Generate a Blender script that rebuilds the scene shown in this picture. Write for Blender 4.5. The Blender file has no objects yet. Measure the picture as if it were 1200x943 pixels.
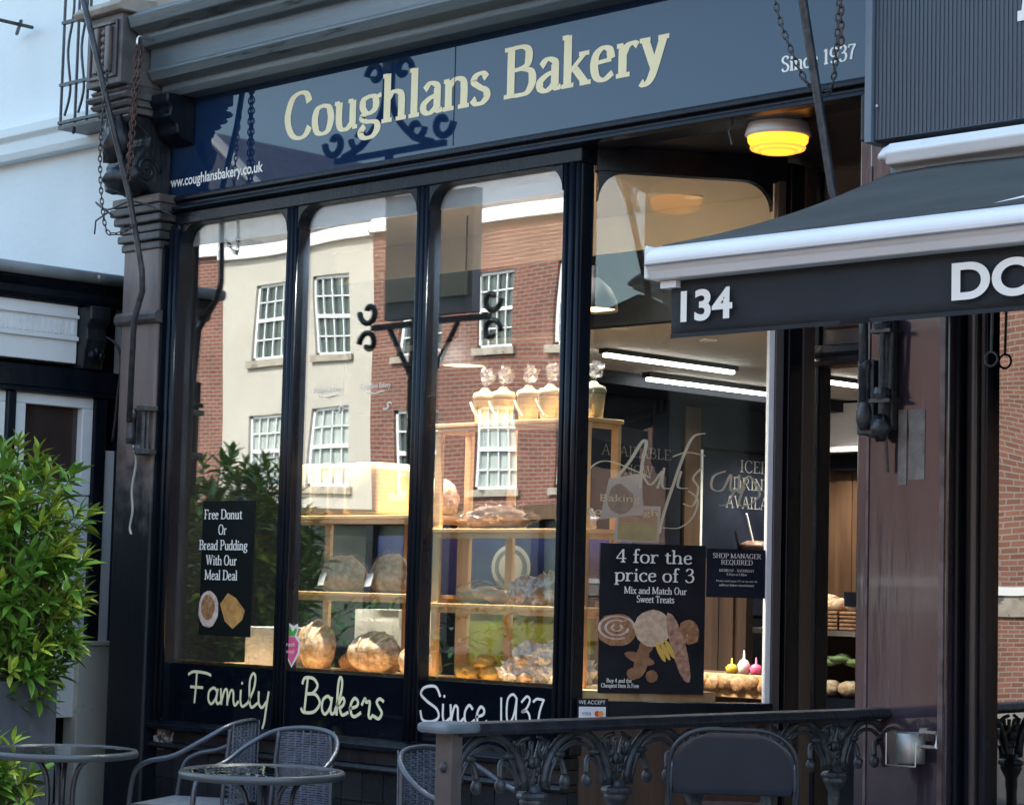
import bpy, bmesh, math, random
from mathutils import Vector, Matrix, noise
R = math.radians
random.seed(7)
scene = bpy.context.scene
col = scene.collection

# ------------------------------------------------------------------ camera
CAM = Vector((0, -7.5, 1.55)); FPX = 2608.4
_yaw, _pit, _rol = .777593, .083461, .024899
Fv = Vector((-math.sin(_yaw)*math.cos(_pit), math.cos(_yaw)*math.cos(_pit), math.sin(_pit)))
R0 = Vector((math.cos(_yaw), math.sin(_yaw), 0)); U0 = R0.cross(Fv)
Rv = R0*math.cos(_rol) + U0*math.sin(_rol); Uv = -R0*math.sin(_rol) + U0*math.cos(_rol)
cd = bpy.data.cameras.new('camera'); cam = bpy.data.objects.new('camera', cd); col.objects.link(cam)
cam.matrix_world = Matrix(((Rv.x, Uv.x, -Fv.x, CAM.x), (Rv.y, Uv.y, -Fv.y, CAM.y), (Rv.z, Uv.z, -Fv.z, CAM.z), (0, 0, 0, 1)))
cd.sensor_width = 36; cd.lens = FPX/1200*36; cd.clip_start = .05; cd.clip_end = 2000
scene.camera = cam

# ------------------------------------------------------------------ light
SUN_EL = R(46)
w = bpy.data.worlds.new('World'); scene.world = w; w.use_nodes = True
nt = w.node_tree; nt.nodes.clear()
sky = nt.nodes.new('ShaderNodeTexSky'); sky.sky_type = 'NISHITA'; sky.sun_disc = False
sky.sun_elevation = SUN_EL; sky.sun_rotation = 0; sky.air_density = 1.0; sky.dust_density = 2.0; sky.ozone_density = 1.0
bg = nt.nodes.new('ShaderNodeBackground'); bg.inputs['Strength'].default_value = .15
wo = nt.nodes.new('ShaderNodeOutputWorld')
tint = nt.nodes.new('ShaderNodeMix'); tint.data_type = 'RGBA'; tint.blend_type = 'MULTIPLY'; tint.inputs[0].default_value = 1; tint.inputs[7].default_value = (1.0, 1.035, .92, 1)
nt.links.new(sky.outputs[0], tint.inputs[6]); nt.links.new(tint.outputs[2], bg.inputs[0]); nt.links.new(bg.outputs[0], wo.inputs[0])
sd = bpy.data.lights.new('sun', 'SUN'); sd.energy = 2.0; sd.angle = R(.5); sd.color = (1, .95, .87)
so = bpy.data.objects.new('sun', sd); col.objects.link(so)
so.rotation_euler = Vector((0, math.cos(SUN_EL), math.sin(SUN_EL))).to_track_quat('Z', 'Y').to_euler()
scene.view_settings.view_transform = 'Standard'; scene.view_settings.look = 'None'
scene.view_settings.exposure = 2.4; scene.view_settings.gamma = 1
scene.cycles.max_bounces = 10; scene.cycles.transparent_max_bounces = 16
scene.cycles.glossy_bounces = 5; scene.cycles.caustics_reflective = False; scene.cycles.caustics_refractive = False
scene.cycles.sample_clamp_indirect = 4

# ------------------------------------------------------------------ materials
MATS = {}
def mat(name, c, rough=.5, metal=0, c2=None, nscale=6, namt=.5, bump=0, bscale=40, spec=.5, coat=0, emit=None, es=0, stretch=(1, 1, 1), c3=None, n3=2.0, t3=.6, objrand=0, w3=.06):
    if name in MATS: return MATS[name]
    m = bpy.data.materials.new(name); m.use_nodes = True; N = m.node_tree.nodes; L = m.node_tree.links
    b = N['Principled BSDF']; b.inputs['Roughness'].default_value = rough; b.inputs['Metallic'].default_value = metal
    b.inputs['Specular IOR Level'].default_value = spec; b.inputs['Coat Weight'].default_value = coat
    tc = N.new('ShaderNodeTexCoord'); mp = N.new('ShaderNodeMapping'); mp.inputs['Scale'].default_value = stretch
    L.new(tc.outputs['Object'], mp.inputs[0])
    out = None
    if c2:
        n = N.new('ShaderNodeTexNoise'); n.inputs['Scale'].default_value = nscale; n.inputs['Detail'].default_value = 6
        L.new(mp.outputs[0], n.inputs['Vector'])
        r = N.new('ShaderNodeValToRGB'); r.color_ramp.elements[0].position = .5-namt*.35; r.color_ramp.elements[1].position = .5+namt*.35
        r.color_ramp.elements[0].color = (*c, 1); r.color_ramp.elements[1].color = (*c2, 1)
        L.new(n.outputs[0], r.inputs[0]); out = r.outputs[0]
    if c3:
        n = N.new('ShaderNodeTexNoise'); n.inputs['Scale'].default_value = n3; n.inputs['Detail'].default_value = 8; n.inputs['Roughness'].default_value = .65
        L.new(mp.outputs[0], n.inputs['Vector'])
        r = N.new('ShaderNodeValToRGB'); r.color_ramp.elements[0].position = t3; r.color_ramp.elements[1].position = min(1, t3+w3)
        r.color_ramp.elements[0].color = (0, 0, 0, 1); r.color_ramp.elements[1].color = (1, 1, 1, 1)
        L.new(n.outputs[0], r.inputs[0])
        mx = N.new('ShaderNodeMix'); mx.data_type = 'RGBA'; L.new(r.outputs[0], mx.inputs[0])
        if out: L.new(out, mx.inputs[6])
        else: mx.inputs[6].default_value = (*c, 1)
        mx.inputs[7].default_value = (*c3, 1); out = mx.outputs[2]
    if objrand:
        oi = N.new('ShaderNodeObjectInfo'); ma = N.new('ShaderNodeMapRange'); ma.inputs[3].default_value = 1-objrand; ma.inputs[4].default_value = 1+objrand
        L.new(oi.outputs['Random'], ma.inputs[0]); hs = N.new('ShaderNodeHueSaturation'); L.new(ma.outputs[0], hs.inputs['Value'])
        if out: L.new(out, hs.inputs['Color'])
        else: hs.inputs['Color'].default_value = (*c, 1)
        out = hs.outputs[0]
    if out: L.new(out, b.inputs['Base Color'])
    else: b.inputs['Base Color'].default_value = (*c, 1)
    if bump:
        n = N.new('ShaderNodeTexNoise'); n.inputs['Scale'].default_value = bscale; n.inputs['Detail'].default_value = 5
        L.new(mp.outputs[0], n.inputs['Vector']); bm = N.new('ShaderNodeBump'); bm.inputs['Strength'].default_value = bump; bm.inputs['Distance'].default_value = .01
        L.new(n.outputs[0], bm.inputs['Height']); L.new(bm.outputs[0], b.inputs['Normal'])
    if emit: b.inputs['Emission Color'].default_value = (*emit, 1); b.inputs['Emission Strength'].default_value = es
    MATS[name] = m; return m

def brick_mat(name, a, b_, mortar, sc=1.0, rough=.85, bump=.4):
    m = bpy.data.materials.new(name); m.use_nodes = True; N = m.node_tree.nodes; L = m.node_tree.links; b = N['Principled BSDF']
    b.inputs['Roughness'].default_value = rough
    tc = N.new('ShaderNodeTexCoord'); sp = N.new('ShaderNodeSeparateXYZ'); cb = N.new('ShaderNodeCombineXYZ'); ad = N.new('ShaderNodeMath'); ad.operation = 'ADD'
    L.new(tc.outputs['Object'], sp.inputs[0]); L.new(sp.outputs[0], ad.inputs[0]); L.new(sp.outputs[1], ad.inputs[1]); L.new(ad.outputs[0], cb.inputs[0]); L.new(sp.outputs[2], cb.inputs[1])
    t = N.new('ShaderNodeTexBrick'); t.inputs['Scale'].default_value = sc; t.inputs['Brick Width'].default_value = .225; t.inputs['Row Height'].default_value = .075; t.inputs['Mortar Size'].default_value = .010
    t.inputs['Color1'].default_value = (*a, 1); t.inputs['Color2'].default_value = (*b_, 1); t.inputs['Mortar'].default_value = (*mortar, 1); t.inputs['Bias'].default_value = -.1
    L.new(cb.outputs[0], t.inputs['Vector'])
    n = N.new('ShaderNodeTexNoise'); n.inputs['Scale'].default_value = 1.3; n.inputs['Detail'].default_value = 7; L.new(tc.outputs['Object'], n.inputs['Vector'])
    mr = N.new('ShaderNodeMapRange'); mr.inputs[3].default_value = .6; mr.inputs[4].default_value = 1.35; L.new(n.outputs[0], mr.inputs[0])
    hs = N.new('ShaderNodeHueSaturation'); L.new(mr.outputs[0], hs.inputs['Value']); L.new(t.outputs[0], hs.inputs['Color']); L.new(hs.outputs[0], b.inputs['Base Color'])
    bp = N.new('ShaderNodeBump'); bp.inputs['Strength'].default_value = bump; bp.inputs['Distance'].default_value = .02; bp.invert = True
    L.new(t.outputs['Fac'], bp.inputs['Height']); L.new(bp.outputs[0], b.inputs['Normal'])
    return m

def glass_mat(name, k=.2, tint=(.93, .95, .94), wob=.002, wscale=1.2, rough=0, refl=(1, 1, 1)):
    m = bpy.data.materials.new(name); m.use_nodes = True; N = m.node_tree.nodes; L = m.node_tree.links
    N.remove(N['Principled BSDF']); o = N['Material Output']
    tr = N.new('ShaderNodeBsdfTransparent'); tr.inputs[0].default_value = (*tint, 1)
    gl = N.new('ShaderNodeBsdfGlossy'); gl.inputs['Roughness'].default_value = rough; gl.inputs['Color'].default_value = (*refl, 1)
    lw = N.new('ShaderNodeLayerWeight'); pw = N.new('ShaderNodeMath'); pw.operation = 'POWER'; pw.inputs[1].default_value = 5; L.new(lw.outputs['Facing'], pw.inputs[0])
    ad = N.new('ShaderNodeMath'); ad.operation = 'ADD'; ad.use_clamp = True; ad.inputs[1].default_value = k+.04; L.new(pw.outputs[0], ad.inputs[0])
    mx = N.new('ShaderNodeMixShader'); L.new(ad.outputs[0], mx.inputs[0]); L.new(tr.outputs[0], mx.inputs[1]); L.new(gl.outputs[0], mx.inputs[2]); L.new(mx.outputs[0], o.inputs[0])
    tc = N.new('ShaderNodeTexCoord'); n = N.new('ShaderNodeTexNoise'); n.inputs['Scale'].default_value = wscale; n.inputs['Detail'].default_value = 0
    L.new(tc.outputs['Object'], n.inputs['Vector']); bp = N.new('ShaderNodeBump'); bp.inputs['Strength'].default_value = 1; bp.inputs['Distance'].default_value = wob
    L.new(n.outputs[0], bp.inputs['Height']); L.new(bp.outputs[0], gl.inputs['Normal'])
    return m

def emit_mat(name, c, s):
    m = bpy.data.materials.new(name); m.use_nodes = True; N = m.node_tree.nodes; L = m.node_tree.links
    N.remove(N['Principled BSDF']); e = N.new('ShaderNodeEmission'); e.inputs[0].default_value = (*c, 1); e.inputs[1].default_value = s
    L.new(e.outputs[0], N['Material Output'].inputs[0]); return m

black = mat('black_gloss_paint', (.004, .006, .011), .27, spec=.22, c2=(.008, .0115, .018), nscale=9, bump=.22, bscale=14, c3=(.045, .045, .05), n3=13, t3=.69, stretch=(1, 1, .35))
blackm = mat('black_worn_paint', (.006, .008, .013), .4, c2=(.02, .021, .026), nscale=12, bump=.5, bscale=40, c3=(.07, .06, .055), n3=10, t3=.66, stretch=(1, 1, .3))
wornwood = mat('weathered_pilaster_wood', (.09, .072, .066), .5, c2=(.20, .16, .145), nscale=5, bump=.3, bscale=30, c3=(.022, .02, .023), n3=3, t3=.56, stretch=(1, 1, .25))
corn = mat('grey_cornice_paint', (.075, .10, .112), .4, c2=(.15, .18, .19), nscale=2.2, bump=.3, bscale=25, c3=(.022, .03, .033), n3=5, t3=.6, stretch=(.25, 1, 3))
stone = mat('weathered_stone', (.27, .24, .2), .85, c2=(.4, .36, .31), nscale=5, bump=.5, bscale=30, c3=(.1, .1, .085), n3=4, t3=.58)
stucco = mat('white_stucco', (.66, .73, .72), .8, c2=(.72, .78, .775), nscale=1.6, bump=.25, bscale=18, c3=(.55, .60, .60), n3=2.6, t3=.60, w3=.2)
whitep = mat('white_paint', (.74, .76, .77), .45, c2=(.8, .81, .82), nscale=8)
whitealu = mat('white_powder_coat', (.80, .80, .78), .35, c2=(.74, .75, .74), nscale=3, c3=(.58, .57, .53), n3=4, t3=.64, stretch=(1, 2, 3), bump=.05, bscale=8)
creamp = mat('cream_box_paint', (.5, .5, .44), .5, c2=(.58, .57, .5), nscale=3, c3=(.38, .37, .3), n3=6, t3=.62)
cream = mat('cream_render', (.42, .395, .35), .85, c2=(.48, .455, .41), nscale=.9, bump=.2, bscale=10, c3=(.38, .36, .32), n3=.8, t3=.66)
lead = mat('lead_grey', (.12, .135, .15), .5, c2=(.2, .21, .22), nscale=4)
slate = mat('roof_slate', (.09, .095, .105), .6, c2=(.16, .16, .17), nscale=8, bump=.4)
letterm = mat('cream_lettering', (.86, .74, .43), .5)
letterw = mat('white_lettering', (.86, .84, .76), .5)
lettery = mat('pale_yellow_lettering', (.86, .84, .52), .5)
gold = mat('gold_lettering', (.55, .47, .32), .45)
greyl = mat('grey_lettering', (.2, .2, .19), .6)
iron = mat('dark_iron', (.02, .024, .03), .38, metal=.2, c2=(.055, .06, .068), nscale=25, bump=.4, bscale=60)
rust = mat('rusty_chain', (.055, .035, .03), .7, metal=.3, c2=(.13, .065, .05), nscale=18, bump=.5, bscale=80)
pine = mat('pine_wood', (.66, .38, .16), .42, c2=(.82, .54, .27), nscale=4, bump=.2, bscale=20, stretch=(.7, 4, .5))
darkwood = mat('dark_wood_boards', (.03, .016, .010), .5, c2=(.07, .036, .02), nscale=4, bump=.2, bscale=20, stretch=(5, 5, .3))
brownwood = mat('brown_oak', (.06, .031, .016), .5, c2=(.11, .06, .03), nscale=4, stretch=(4, 4, .4))
red = brick_mat('red_brick', (.20, .066, .046), (.13, .045, .035), (.21, .18, .15))
red2 = brick_mat('orange_red_brick', (.25, .105, .072), (.16, .07, .05), (.26, .23, .2))
glass = glass_mat('shop_glass', .17, wob=.0020)
glassS = glass_mat('door_side_glass', .0, wob=.001)
glassR = glass_mat('neighbour_glass', .2, tint=(.2, .2, .2), wob=.004, wscale=1.6)
shopdark = mat('dark_shop_window', (.012, .016, .014), .45, c2=(.03, .045, .03), nscale=2)
farglass = mat('far_window_glass', (.03, .04, .04), .08, c2=(.1, .13, .125), nscale=1.5, stretch=(3, 1, .3), spec=.8)
signm = mat('sign_blue_gloss', (.006, .022, .062), .02, spec=.3, coat=.37)
signm.node_tree.nodes['Principled BSDF'].inputs['Coat Roughness'].default_value = .0
signm.node_tree.nodes['Principled BSDF'].inputs['Coat IOR'].default_value = 1.45
bandm = mat('black_vinyl_band', (.003, .0045, .010), .06, spec=.35)
navy = mat('navy_board', (.006, .009, .018), .5, spec=.15, c2=(.016, .02, .034), nscale=3)
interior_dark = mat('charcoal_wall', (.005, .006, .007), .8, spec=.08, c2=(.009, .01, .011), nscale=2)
cream_in = mat('beige_plaster', (.70, .66, .60), .8, c2=(.76, .72, .65), nscale=2)
ceil_in = mat('taupe_ceiling', (.55, .53, .50), .8, c2=(.6, .58, .55), nscale=2)
steel = mat('brushed_steel', (.5, .5, .47), .34, metal=1, c2=(.62, .6, .57), nscale=30, stretch=(1, 1, .05))
canvas = mat('grey_canvas', (.038, .044, .042), .9, c2=(.065, .07, .066), nscale=3, bump=.3, bscale=220, c3=(.13, .13, .12), n3=6, t3=.64, stretch=(.4, 1, 1))
canvasv = mat('charcoal_valance', (.013, .016, .02), .85, c2=(.02, .024, .029), nscale=3, bump=.25, bscale=200)
ribm = mat('blue_grey_panel', (.035, .05, .068), .38, c2=(.05, .068, .088), nscale=1.4, stretch=(2, 1, .25), bump=.1, bscale=8)
tubem = mat('grey_tube', (.085, .10, .125), .3, metal=.5)
wicker = mat('grey_rattan', (.09, .11, .15), .45, c2=(.16, .19, .245), nscale=30)
leather = mat('black_vinyl_seat', (.010, .014, .024), .33, c2=(.014, .019, .03), nscale=6, bump=.05, bscale=50)
tilem = mat('black_glazed_tile', (.014, .016, .02), .22, c2=(.03, .032, .038), nscale=4, bump=.15, bscale=12, objrand=.4)
purple = mat('oxblood_gloss', (.026, .020, .032), .12, coat=.3, c2=(.062, .046, .062), nscale=3.5, namt=.8, bump=.35, bscale=5, c3=(.17, .15, .165), n3=9, t3=.635, w3=.1, stretch=(2.2, 1, .28), spec=.6)  # vertical tone streaks imitate reflections in the colour; pale flecks are scuffs
asphalt = mat('asphalt', (.045, .045, .047), .9, c2=(.06, .06, .06), nscale=20, bump=.4, bscale=120)
pave = mat('paving_stone', (.22, .21, .2), .85, c2=(.28, .27, .25), nscale=3, bump=.3, bscale=60, objrand=.1)
crust = mat('bread_crust', (.34, .16, .06), .85, c2=(.66, .42, .22), nscale=26, namt=.8, bump=1, bscale=32, c3=(.84, .77, .64), n3=34, t3=.42, w3=.3)
crumb = mat('pale_loaf', (.50, .36, .17), .7, c2=(.58, .46, .26), nscale=5, bump=.2, bscale=30)
pastry = mat('brown_pastry', (.16, .06, .022), .6, c2=(.52, .27, .11), nscale=38, namt=.8, bump=.6, bscale=30, c3=(.68, .52, .36), n3=55, t3=.57, w3=.15)
sugar = mat('sugared_crust', (.45, .28, .18), .7, c2=(.80, .72, .66), nscale=45, namt=.9, bump=.4, bscale=40)
tubm = mat('cream_wrap', (.42, .37, .20), .5, c2=(.50, .45, .27), nscale=8)
bagm = glass_mat('clear_bag', -.015, tint=(.96, .96, .97), wob=.012, wscale=24, rough=.12)
bagtop = glass_mat('twisted_bag_top', .22, tint=(.95, .95, .96), wob=.012, wscale=30, rough=.15)
bagm2 = mat('frosted_bag', (.62, .60, .66), .3, c2=(.8, .78, .8), nscale=20, bump=.6, bscale=40)
lampw = mat('lamp_white', (.62, .64, .62), .4)
pink = mat('pink_print', (.75, .08, .2), .5, c2=(.85, .15, .3), nscale=10)
greenp = mat('green_print', (.1, .4, .05), .5)
limem = mat('lime_board', (.17, .19, .012), .5, c2=(.23, .24, .03), nscale=3)
bluem = mat('royal_blue_board', (.004, .008, .045), .6, spec=.12, c2=(.006, .01, .065), nscale=3)
purp = mat('purple_board', (.008, .006, .03), .6, spec=.15)
leafA = mat('young_leaf', (.34, .50, .05), .38, c2=(.56, .66, .11), nscale=9, objrand=.45)
leafB = mat('mature_leaf', (.08, .22, .028), .32, c2=(.19, .36, .05), nscale=9, objrand=.25)
stem = mat('green_stem', (.09, .12, .03), .6)
planter = mat('grey_planter', (.08, .09, .11), .7, c2=(.12, .13, .15), nscale=5)
soil = mat('soil', (.03, .02, .015), .95)
tglass = glass_mat('table_glass', .08, tint=(.35, .42, .40), wob=.002, wscale=14)
basket = mat('wicker_basket', (.12, .06, .03), .7, c2=(.25, .13, .06), nscale=40, bump=.5, bscale=80)

# weathered timber whose old black paint survives on the lower half, with a ragged edge
m = mat('half_painted_timber', (.09, .072, .066), .5, c2=(.20, .16, .145), nscale=5, bump=.3, bscale=30, stretch=(1, 1, .25)); N = m.node_tree.nodes; L = m.node_tree.links
tc = N.new('ShaderNodeTexCoord'); sp = N.new('ShaderNodeSeparateXYZ'); L.new(tc.outputs['Object'], sp.inputs[0]); n = N.new('ShaderNodeTexNoise'); n.inputs['Scale'].default_value = 9; n.inputs['Detail'].default_value = 7; L.new(tc.outputs['Object'], n.inputs['Vector'])
a = N.new('ShaderNodeMath'); a.operation = 'MULTIPLY_ADD'; a.inputs[1].default_value = 1.3; L.new(n.outputs[0], a.inputs[0]); L.new(sp.outputs[2], a.inputs[2])
r = N.new('ShaderNodeMapRange'); r.inputs[1].default_value = 2.5; r.inputs[2].default_value = 2.95; L.new(a.outputs[0], r.inputs[0])
mx = N.new('ShaderNodeMix'); mx.data_type = 'RGBA'; L.new(r.outputs[0], mx.inputs[0]); mx.inputs[6].default_value = (.007, .009, .014, 1)
bs = N['Principled BSDF']; L.new(bs.inputs['Base Color'].links[0].from_socket, mx.inputs[7]); L.new(mx.outputs[2], bs.inputs['Base Color']); halfwood = m

# ------------------------------------------------------------------ mesh builder
class MB:
    def __init__(s, m=None): s.v = []; s.f = []; s.mi = []; s.mats = []; s.m = m or Matrix(); s.cur = 0
    def use(s, material):
        if material not in s.mats: s.mats.append(material)
        s.cur = s.mats.index(material); return s
    def add(s, vs, fs):
        o = len(s.v); s.v += [tuple(s.m @ Vector(v)) for v in vs]
        for f in fs: s.f.append(tuple(i+o for i in f)); s.mi.append(s.cur)
        return s
    def box(s, x0, x1, y0, y1, z0, z1):
        return s.add([(x0, y0, z0), (x1, y0, z0), (x1, y1, z0), (x0, y1, z0), (x0, y0, z1), (x1, y0, z1), (x1, y1, z1), (x0, y1, z1)],
                     [(0, 3, 2, 1), (4, 5, 6, 7), (0, 1, 5, 4), (1, 2, 6, 5), (2, 3, 7, 6), (3, 0, 4, 7)])
    def prism(s, poly, a0, a1, axis='x'):   # poly in the other two axes, extruded along axis
        n = len(poly)
        def P(a, p):
            return {'x': (a, p[0], p[1]), 'y': (p[0], a, p[1]), 'z': (p[0], p[1], a)}[axis]
        vs = [P(a0, p) for p in poly]+[P(a1, p) for p in poly]
        fs = [tuple(range(n))[::-1], tuple(range(n, 2*n))]+[(i, (i+1) % n, n+(i+1) % n, n+i) for i in range(n)]
        return s.add(vs, fs)
    def lathe(s, prof, c=(0, 0, 0), n=20, axis='z', a0=0, a1=360, cap=True):
        full = abs(a1-a0) >= 359.9; k = n if full else n+1; vs = []; fs = []
        for r, h in prof:
            for i in range(k):
                a = R(a0+(a1-a0)*i/n); x, y = r*math.cos(a), r*math.sin(a)
                p = {'z': (x, y, h), 'y': (x, h, y), 'x': (h, x, y)}[axis]
                vs.append((c[0]+p[0], c[1]+p[1], c[2]+p[2]))
        for j in range(len(prof)-1):
            for i in range(n if full else n):
                i2 = (i+1) % k
                fs.append((j*k+i, j*k+i2, (j+1)*k+i2, (j+1)*k+i))
        if full and cap:
            if prof[0][0] > 1e-4: fs.append(tuple(range(k))[::-1])
            if prof[-1][0] > 1e-4: fs.append(tuple(range((len(prof)-1)*k, len(prof)*k)))
        return s.add(vs, fs)
    def tube(s, pts, r, n=8, closed=False, smooth=0):
        pts = [Vector(p) for p in pts]
        if smooth: pts = catmull(pts, smooth, closed)
        rs = r if isinstance(r, (list, tuple)) else None
        vs = []; fs = []; K = len(pts); up = None
        for i, p in enumerate(pts):
            a = pts[(i-1) % K] if (closed or i > 0) else p; b = pts[(i+1) % K] if (closed or i < K-1) else p
            t = (b-a).normalized()
            if up is None: up = Vector((0, 0, 1)) if abs(t.z) < .9 else Vector((1, 0, 0))
            u = (up-t*up.dot(t))
            if u.length < 1e-5: u = t.orthogonal()
            u.normalize(); up = u; v = t.cross(u)
            rr = (rs[0]+(rs[1]-rs[0])*i/(K-1)) if rs else r
            for j in range(n):
                an = 2*math.pi*j/n; vs.append(tuple(p+u*rr*math.cos(an)+v*rr*math.sin(an)))
        for i in range(K if closed else K-1):
            for j in range(n):
                i2 = (i+1) % K; j2 = (j+1) % n
                fs.append((i*n+j, i*n+j2, i2*n+j2, i2*n+j))
        if not closed: fs += [tuple(range(n))[::-1], tuple(range((K-1)*n, K*n))]
        return s.add(vs, fs)
    def blob(s, c, rad, amp=.08, fr=3, n=14, seed=0, flat=0, m2=None):
        vs = []; fs = []; nv = n//2
        for j in range(nv+1):
            th = math.pi*j/nv
            for i in range(n):
                ph = 2*math.pi*i/n; d = Vector((math.sin(th)*math.cos(ph), math.sin(th)*math.sin(ph), math.cos(th)))
                k = 1+amp*noise.noise(d*fr+Vector((seed*3.1, seed*1.7, seed)))*2
                p = Vector((d.x*rad[0]*k, d.y*rad[1]*k, d.z*rad[2]*k))
                if p.z < -rad[2]*(1-flat): p.z = -rad[2]*(1-flat)
                if m2: p = m2 @ p
                vs.append((c[0]+p.x, c[1]+p.y, c[2]+p.z))
        for j in range(nv):
            for i in range(n): fs.append((j*n+i, (j+1)*n+i, (j+1)*n+(i+1) % n, j*n+(i+1) % n))
        return s.add(vs, fs)
    def build(s, name, material=None, parent=None, bevel=0, smooth=False, kind=None, label=None, seg=2):
        me = bpy.data.meshes.new(name); off = Vector((0, 0, 0)); p = parent
        while p is not None: off += Vector(p.location); p = p.parent
        me.from_pydata([tuple(Vector(v)-off) for v in s.v], [], s.f)
        if s.mats:
            for x in s.mats: me.materials.append(x)
            me.polygons.foreach_set('material_index', s.mi)
        elif material: me.materials.append(material)
        if smooth: me.polygons.foreach_set('use_smooth', [True]*len(me.polygons))
        me.validate(); me.update()
        o = bpy.data.objects.new(name, me); col.objects.link(o); o.parent = parent
        if bevel:
            b = o.modifiers.new('bevel', 'BEVEL'); b.width = bevel; b.segments = seg; b.limit_method = 'ANGLE'; b.angle_limit = R(40); b.harden_normals = False
        if kind: o['kind'] = kind
        if label: o['label'] = label
        return o

def catmull(pts, n=5, closed=False):
    P = [Vector(p) for p in pts]; K = len(P); out = []
    rng = range(K if closed else K-1)
    for i in rng:
        if closed: a, b, c, d = P[(i-1) % K], P[i], P[(i+1) % K], P[(i+2) % K]
        else: a = P[max(i-1, 0)]; b = P[i]; c = P[i+1]; d = P[min(i+2, K-1)]
        for j in range(n):
            t = j/n
            out.append(.5*((2*b)+(-a+c)*t+(2*a-5*b+4*c-d)*t*t+(-a+3*b-3*c+d)*t**3))
    if not closed: out.append(P[-1])
    return out

def box(name, m, parent, x0, x1, y0, y1, z0, z1, bevel=.004, **k):
    return MB().box(x0, x1, y0, y1, z0, z1).build(name, m, parent, bevel=bevel, **k)
def thing(name, label, cat, loc=(0, 0, 0), group=None):
    o = bpy.data.objects.new(name, None); o.empty_display_size = .1; col.objects.link(o); o.location = loc; o['label'] = label; o['category'] = cat
    if group: o['group'] = group
    return o
def tag(o, label, cat, group=None):
    o['label'] = label; o['category'] = cat
    if group: o['group'] = group
    return o
def struct(name, mb, m, **k): return mb.build(name, m, None, kind='structure', **k)
def copy_tree(o, parent=None, label=None):
    c = o.copy(); col.objects.link(c); c.parent = parent
    if label: c['label'] = label
    for ch in list(o.children): copy_tree(ch, c)
    return c
def frame(o, ux, uz=(0, 0, 1)):
    ux = Vector(ux).normalized(); uz = Vector(uz).normalized(); return (Vector(o), ux, uz, ux.cross(uz))   # normal = ux x uz : for ux=+X, uz=+Z it is -Y

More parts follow.
